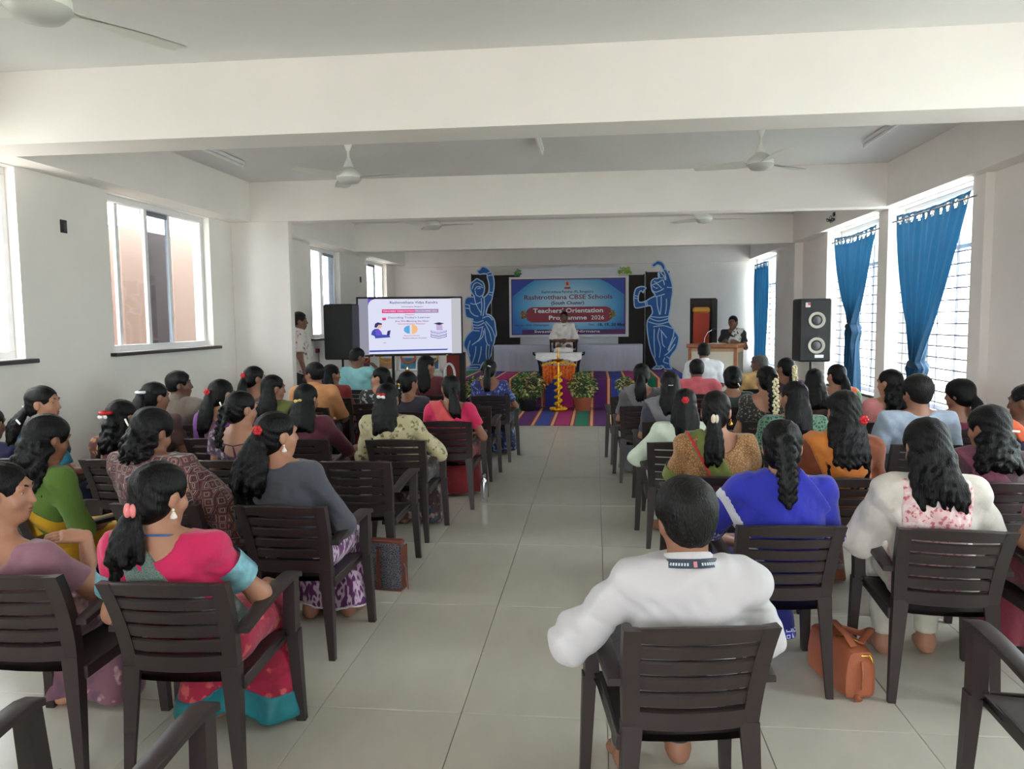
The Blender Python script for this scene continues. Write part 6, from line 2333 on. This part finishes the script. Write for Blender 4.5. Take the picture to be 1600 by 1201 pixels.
# ---- people at the front
ST = dict(eL=(-.235, .0, 1.12), wL=(-.20, .14, .92), eR=(.235, .0, 1.12), wR=(.20, .14, .92))
person('man in a printed white shirt standing beside the column', -3.89, 9.80, -62, 1.74, hyaw=-12, hpitch=2, skin=2, female=False, face=True, h=.012, stand=True, hy=.02, wd=1.0, group='people at the front of the hall',
       top=dict(m=print_mat('maroon_motif', 'floral', [S(206, 198, 196), S(120, 60, 66), S(206, 198, 196)], 16), sleeve=.8, off=.016, neck=(.06, 0), collar=True, name='shirt', hem=.84), lower=dict(m=TROU, kind='trousers'), hair=dict(style='short', vol=.006),
       arms=dict(eL=(-.24, -.02, 1.18), wL=(-.23, .05, .93), eR=(.24, -.02, 1.18), wR=(.23, .05, .93)), extras=lanyard(BLACKP))
person('woman in a black and white saree speaking at the podium', 2.37, 13.68, 158, 1.645, hyaw=0, hpitch=6, skin=2, face=True, h=.012, stand=True, hy=.0, group='people at the front of the hall',
       top=dict(m=BLK, sleeve=.6, neck=(.08, .05), hem=.84), drape=dict(m=print_mat('black_white_leaf', 'floral', [S(196, 196, 196), S(50, 50, 56), S(206, 204, 200)], 16), hw=.08), lower=dict(m=print_mat('black_white_leaf', 'floral', [], 16), kind='skirt'),
       hair=dict(style='bun'), arms=dict(eL=(-.23, .04, 1.10), wL=(-.12, .20, 1.22 - .02), eR=(.23, .04, 1.10), wR=(.12, .20, 1.20)))
person('woman presenter in white seated on the stage with clasped hands', -.62, 15.36, 180, 1.235, hy=-.06, hyaw=-6, hpitch=4, skin=2, face=True, h=.012, ground=SZ, seat_dz=.045, group='people at the front of the hall',
       top=dict(m=cloth('kurta_white', S(226, 222, 218)), sleeve=.95, off=.016, loose=.012, neck=(.06, .02), collar=True, name='kurta'), lower=dict(m=cloth('kurta_white', S(226, 222, 218))), hair=dict(style='bun', bz=-.05),
       arms=dict(eL=(-.25, .02, .66), wL=(-.055, .17, .66), eR=(.25, .02, .66), wR=(.06, .19, .67)), hands=dict(L=((.9, .25, .0), (0, -.6, -.5), .5), R=((-.9, .25, .1), (0, -.6, -.5), .5)))

# ---- bags and bottle on the floor
r = thing('patterned_handbag', 'black patterned tote bag with brown leather trim beside the grey cardigan\'s chair', 'bag', (-1.262, 4.46, 0), math.radians(-8))
r.scale = (.86, .9, .97)
BGM = print_mat('bag_print', 'lace', [S(36, 42, 54), S(92, 88, 96)], 75)
LTH = mat('bag_leather', S(104, 52, 38), .5, var=.12)
t = MB()
rows = []
for z, w, d in ((.0, .125, .055), (.03, .135, .065), (.15, .140, .062), (.27, .122, .045), (.30, .118, .030)):
    rows.append([(w * max(-1, min(1, 1.25 * math.cos(a))), d * max(-1, min(1, 1.25 * math.sin(a))), z) for a in [2 * PI * k / 24 for k in range(25)]])
t.quadstrip(rows)
t.add(rows[0][:24], [tuple(range(24))])
t.add(rows[-1][:24], [tuple(range(24))])
t.build('bag_body', BGM, r, 50)
MB().box((0, 0, .298), (.25, .066, .03), .008).build('top_trim', LTH, r)
MB().box((0, 0, .010), (.26, .118, .02), .006).build('base_trim', LTH, r)
for sx in (-1, 1):
    MB().box((sx * .132, 0, .15), (.012, .10, .26), .005).build('side_trim', LTH, r)
MB().box((-.035, -.066, .155), (.026, .008, .27), .002).build('strap_band', LTH, r)
MB().lathe([(.016, -.004), (.016, .004), (.008, .004), (.008, -.004)], (-.035, -.073, .275), 14, 'y').build('ring', STEEL, r, 40)
MB().tube([(.13, -.02, .18), (.16, -.03, .14), (.165, -.04, .07), (.18, -.05, .02)], [.008, .010, .008, .006], 6).build('hanging_strap', LTH, r, 60)
MB().tube([(-.07, .03, .305), (-.06, .05, .30), (0, .065, .25), (.06, .06, .28), (.07, .03, .305)], .007, 8).build('handle', LTH, r, 60)

r = thing('brown_handbag', 'tan brown leather handbag standing between two chairs on the tiles', 'bag', (1.075, 3.43, 0), math.radians(14))
TAN = mat('tan_leather', S(158, 90, 62), .42, var=.12, scale=8, bump=.1, bscale=120)
t = MB()
rows = []
for y, w, hh_, z0 in ((-.165, .050, .17, .02), (-.16, .066, .205, .008), (-.10, .070, .225, .004), (.08, .072, .23, .004), (.15, .066, .21, .008), (.16, .05, .18, .02)):
    rr_ = []
    for k in range(25):
        a = 2 * PI * k / 24
        cx, sn = max(-1, min(1, 1.3 * math.cos(a))), max(-1, min(1, 1.3 * math.sin(a)))
        zz = (z0 + hh_) / 2 + (hh_ - z0) / 2 * sn
        rr_.append((w * cx * (1 - .22 * max(0, sn)), y, zz))
    rows.append(rr_)
t.quadstrip(rows)
t.add(rows[0][:24], [tuple(range(24))])
t.add(rows[-1][:24], [tuple(range(24))])
t.build('bag_body', TAN, r, 50)
MB().tube([(.0, -.155, .19), (.03, -.172, .195), (.045, -.172, .165)], .006, 8).build('gold_ring', GOLD, r, 60)
MB().tube([(-.02, -.14, .225), (-.03, -.10, .26), (-.02, .02, .275), (-.02, .12, .24)], [.012] * 4, 8, True, (1.5, .5)).build('handle', TAN, r, 60)
MB().tube([(.02, -.12, .23), (.10, -.06, .255), (.15, .0, .235), (.12, .04, .20), (.03, .06, .225)], [.012] * 5, 8, True, (1.4, .45)).build('shoulder_strap', TAN, r, 60)
MB().tube([(.0, -.168, .17), (.002, -.178, .12), (.0, -.176, .05)], [.006, .008, .006], 6).build('pull_strap', TAN, r, 60)
MB().tube([(-.02, -.165, .02), (-.02, -.185, .008)], [.012, .016], 8).build('tassel', TAN, r, 60)
MB().tube([(-.05, -.05, .235), (-.02, -.09, .245), (.01, -.12, .235)], .004, 6).build('zip', GOLD, r, 60)

r = thing('steel_bottle', 'silver steel water bottle on the floor beside an aisle chair', 'bottle', (-.99, 6.70, 0))
MB().lathe([(.030, 0), (.034, .006), (.034, .165), (.028, .195), (.017, .215), (.017, .222)], n=20).build('bottle_body', STEEL, r, 40)
MB().lathe([(.018, .220), (.020, .225), (.020, .250), (.012, .258)], n=16).build('cap', STEEL, r, 40)
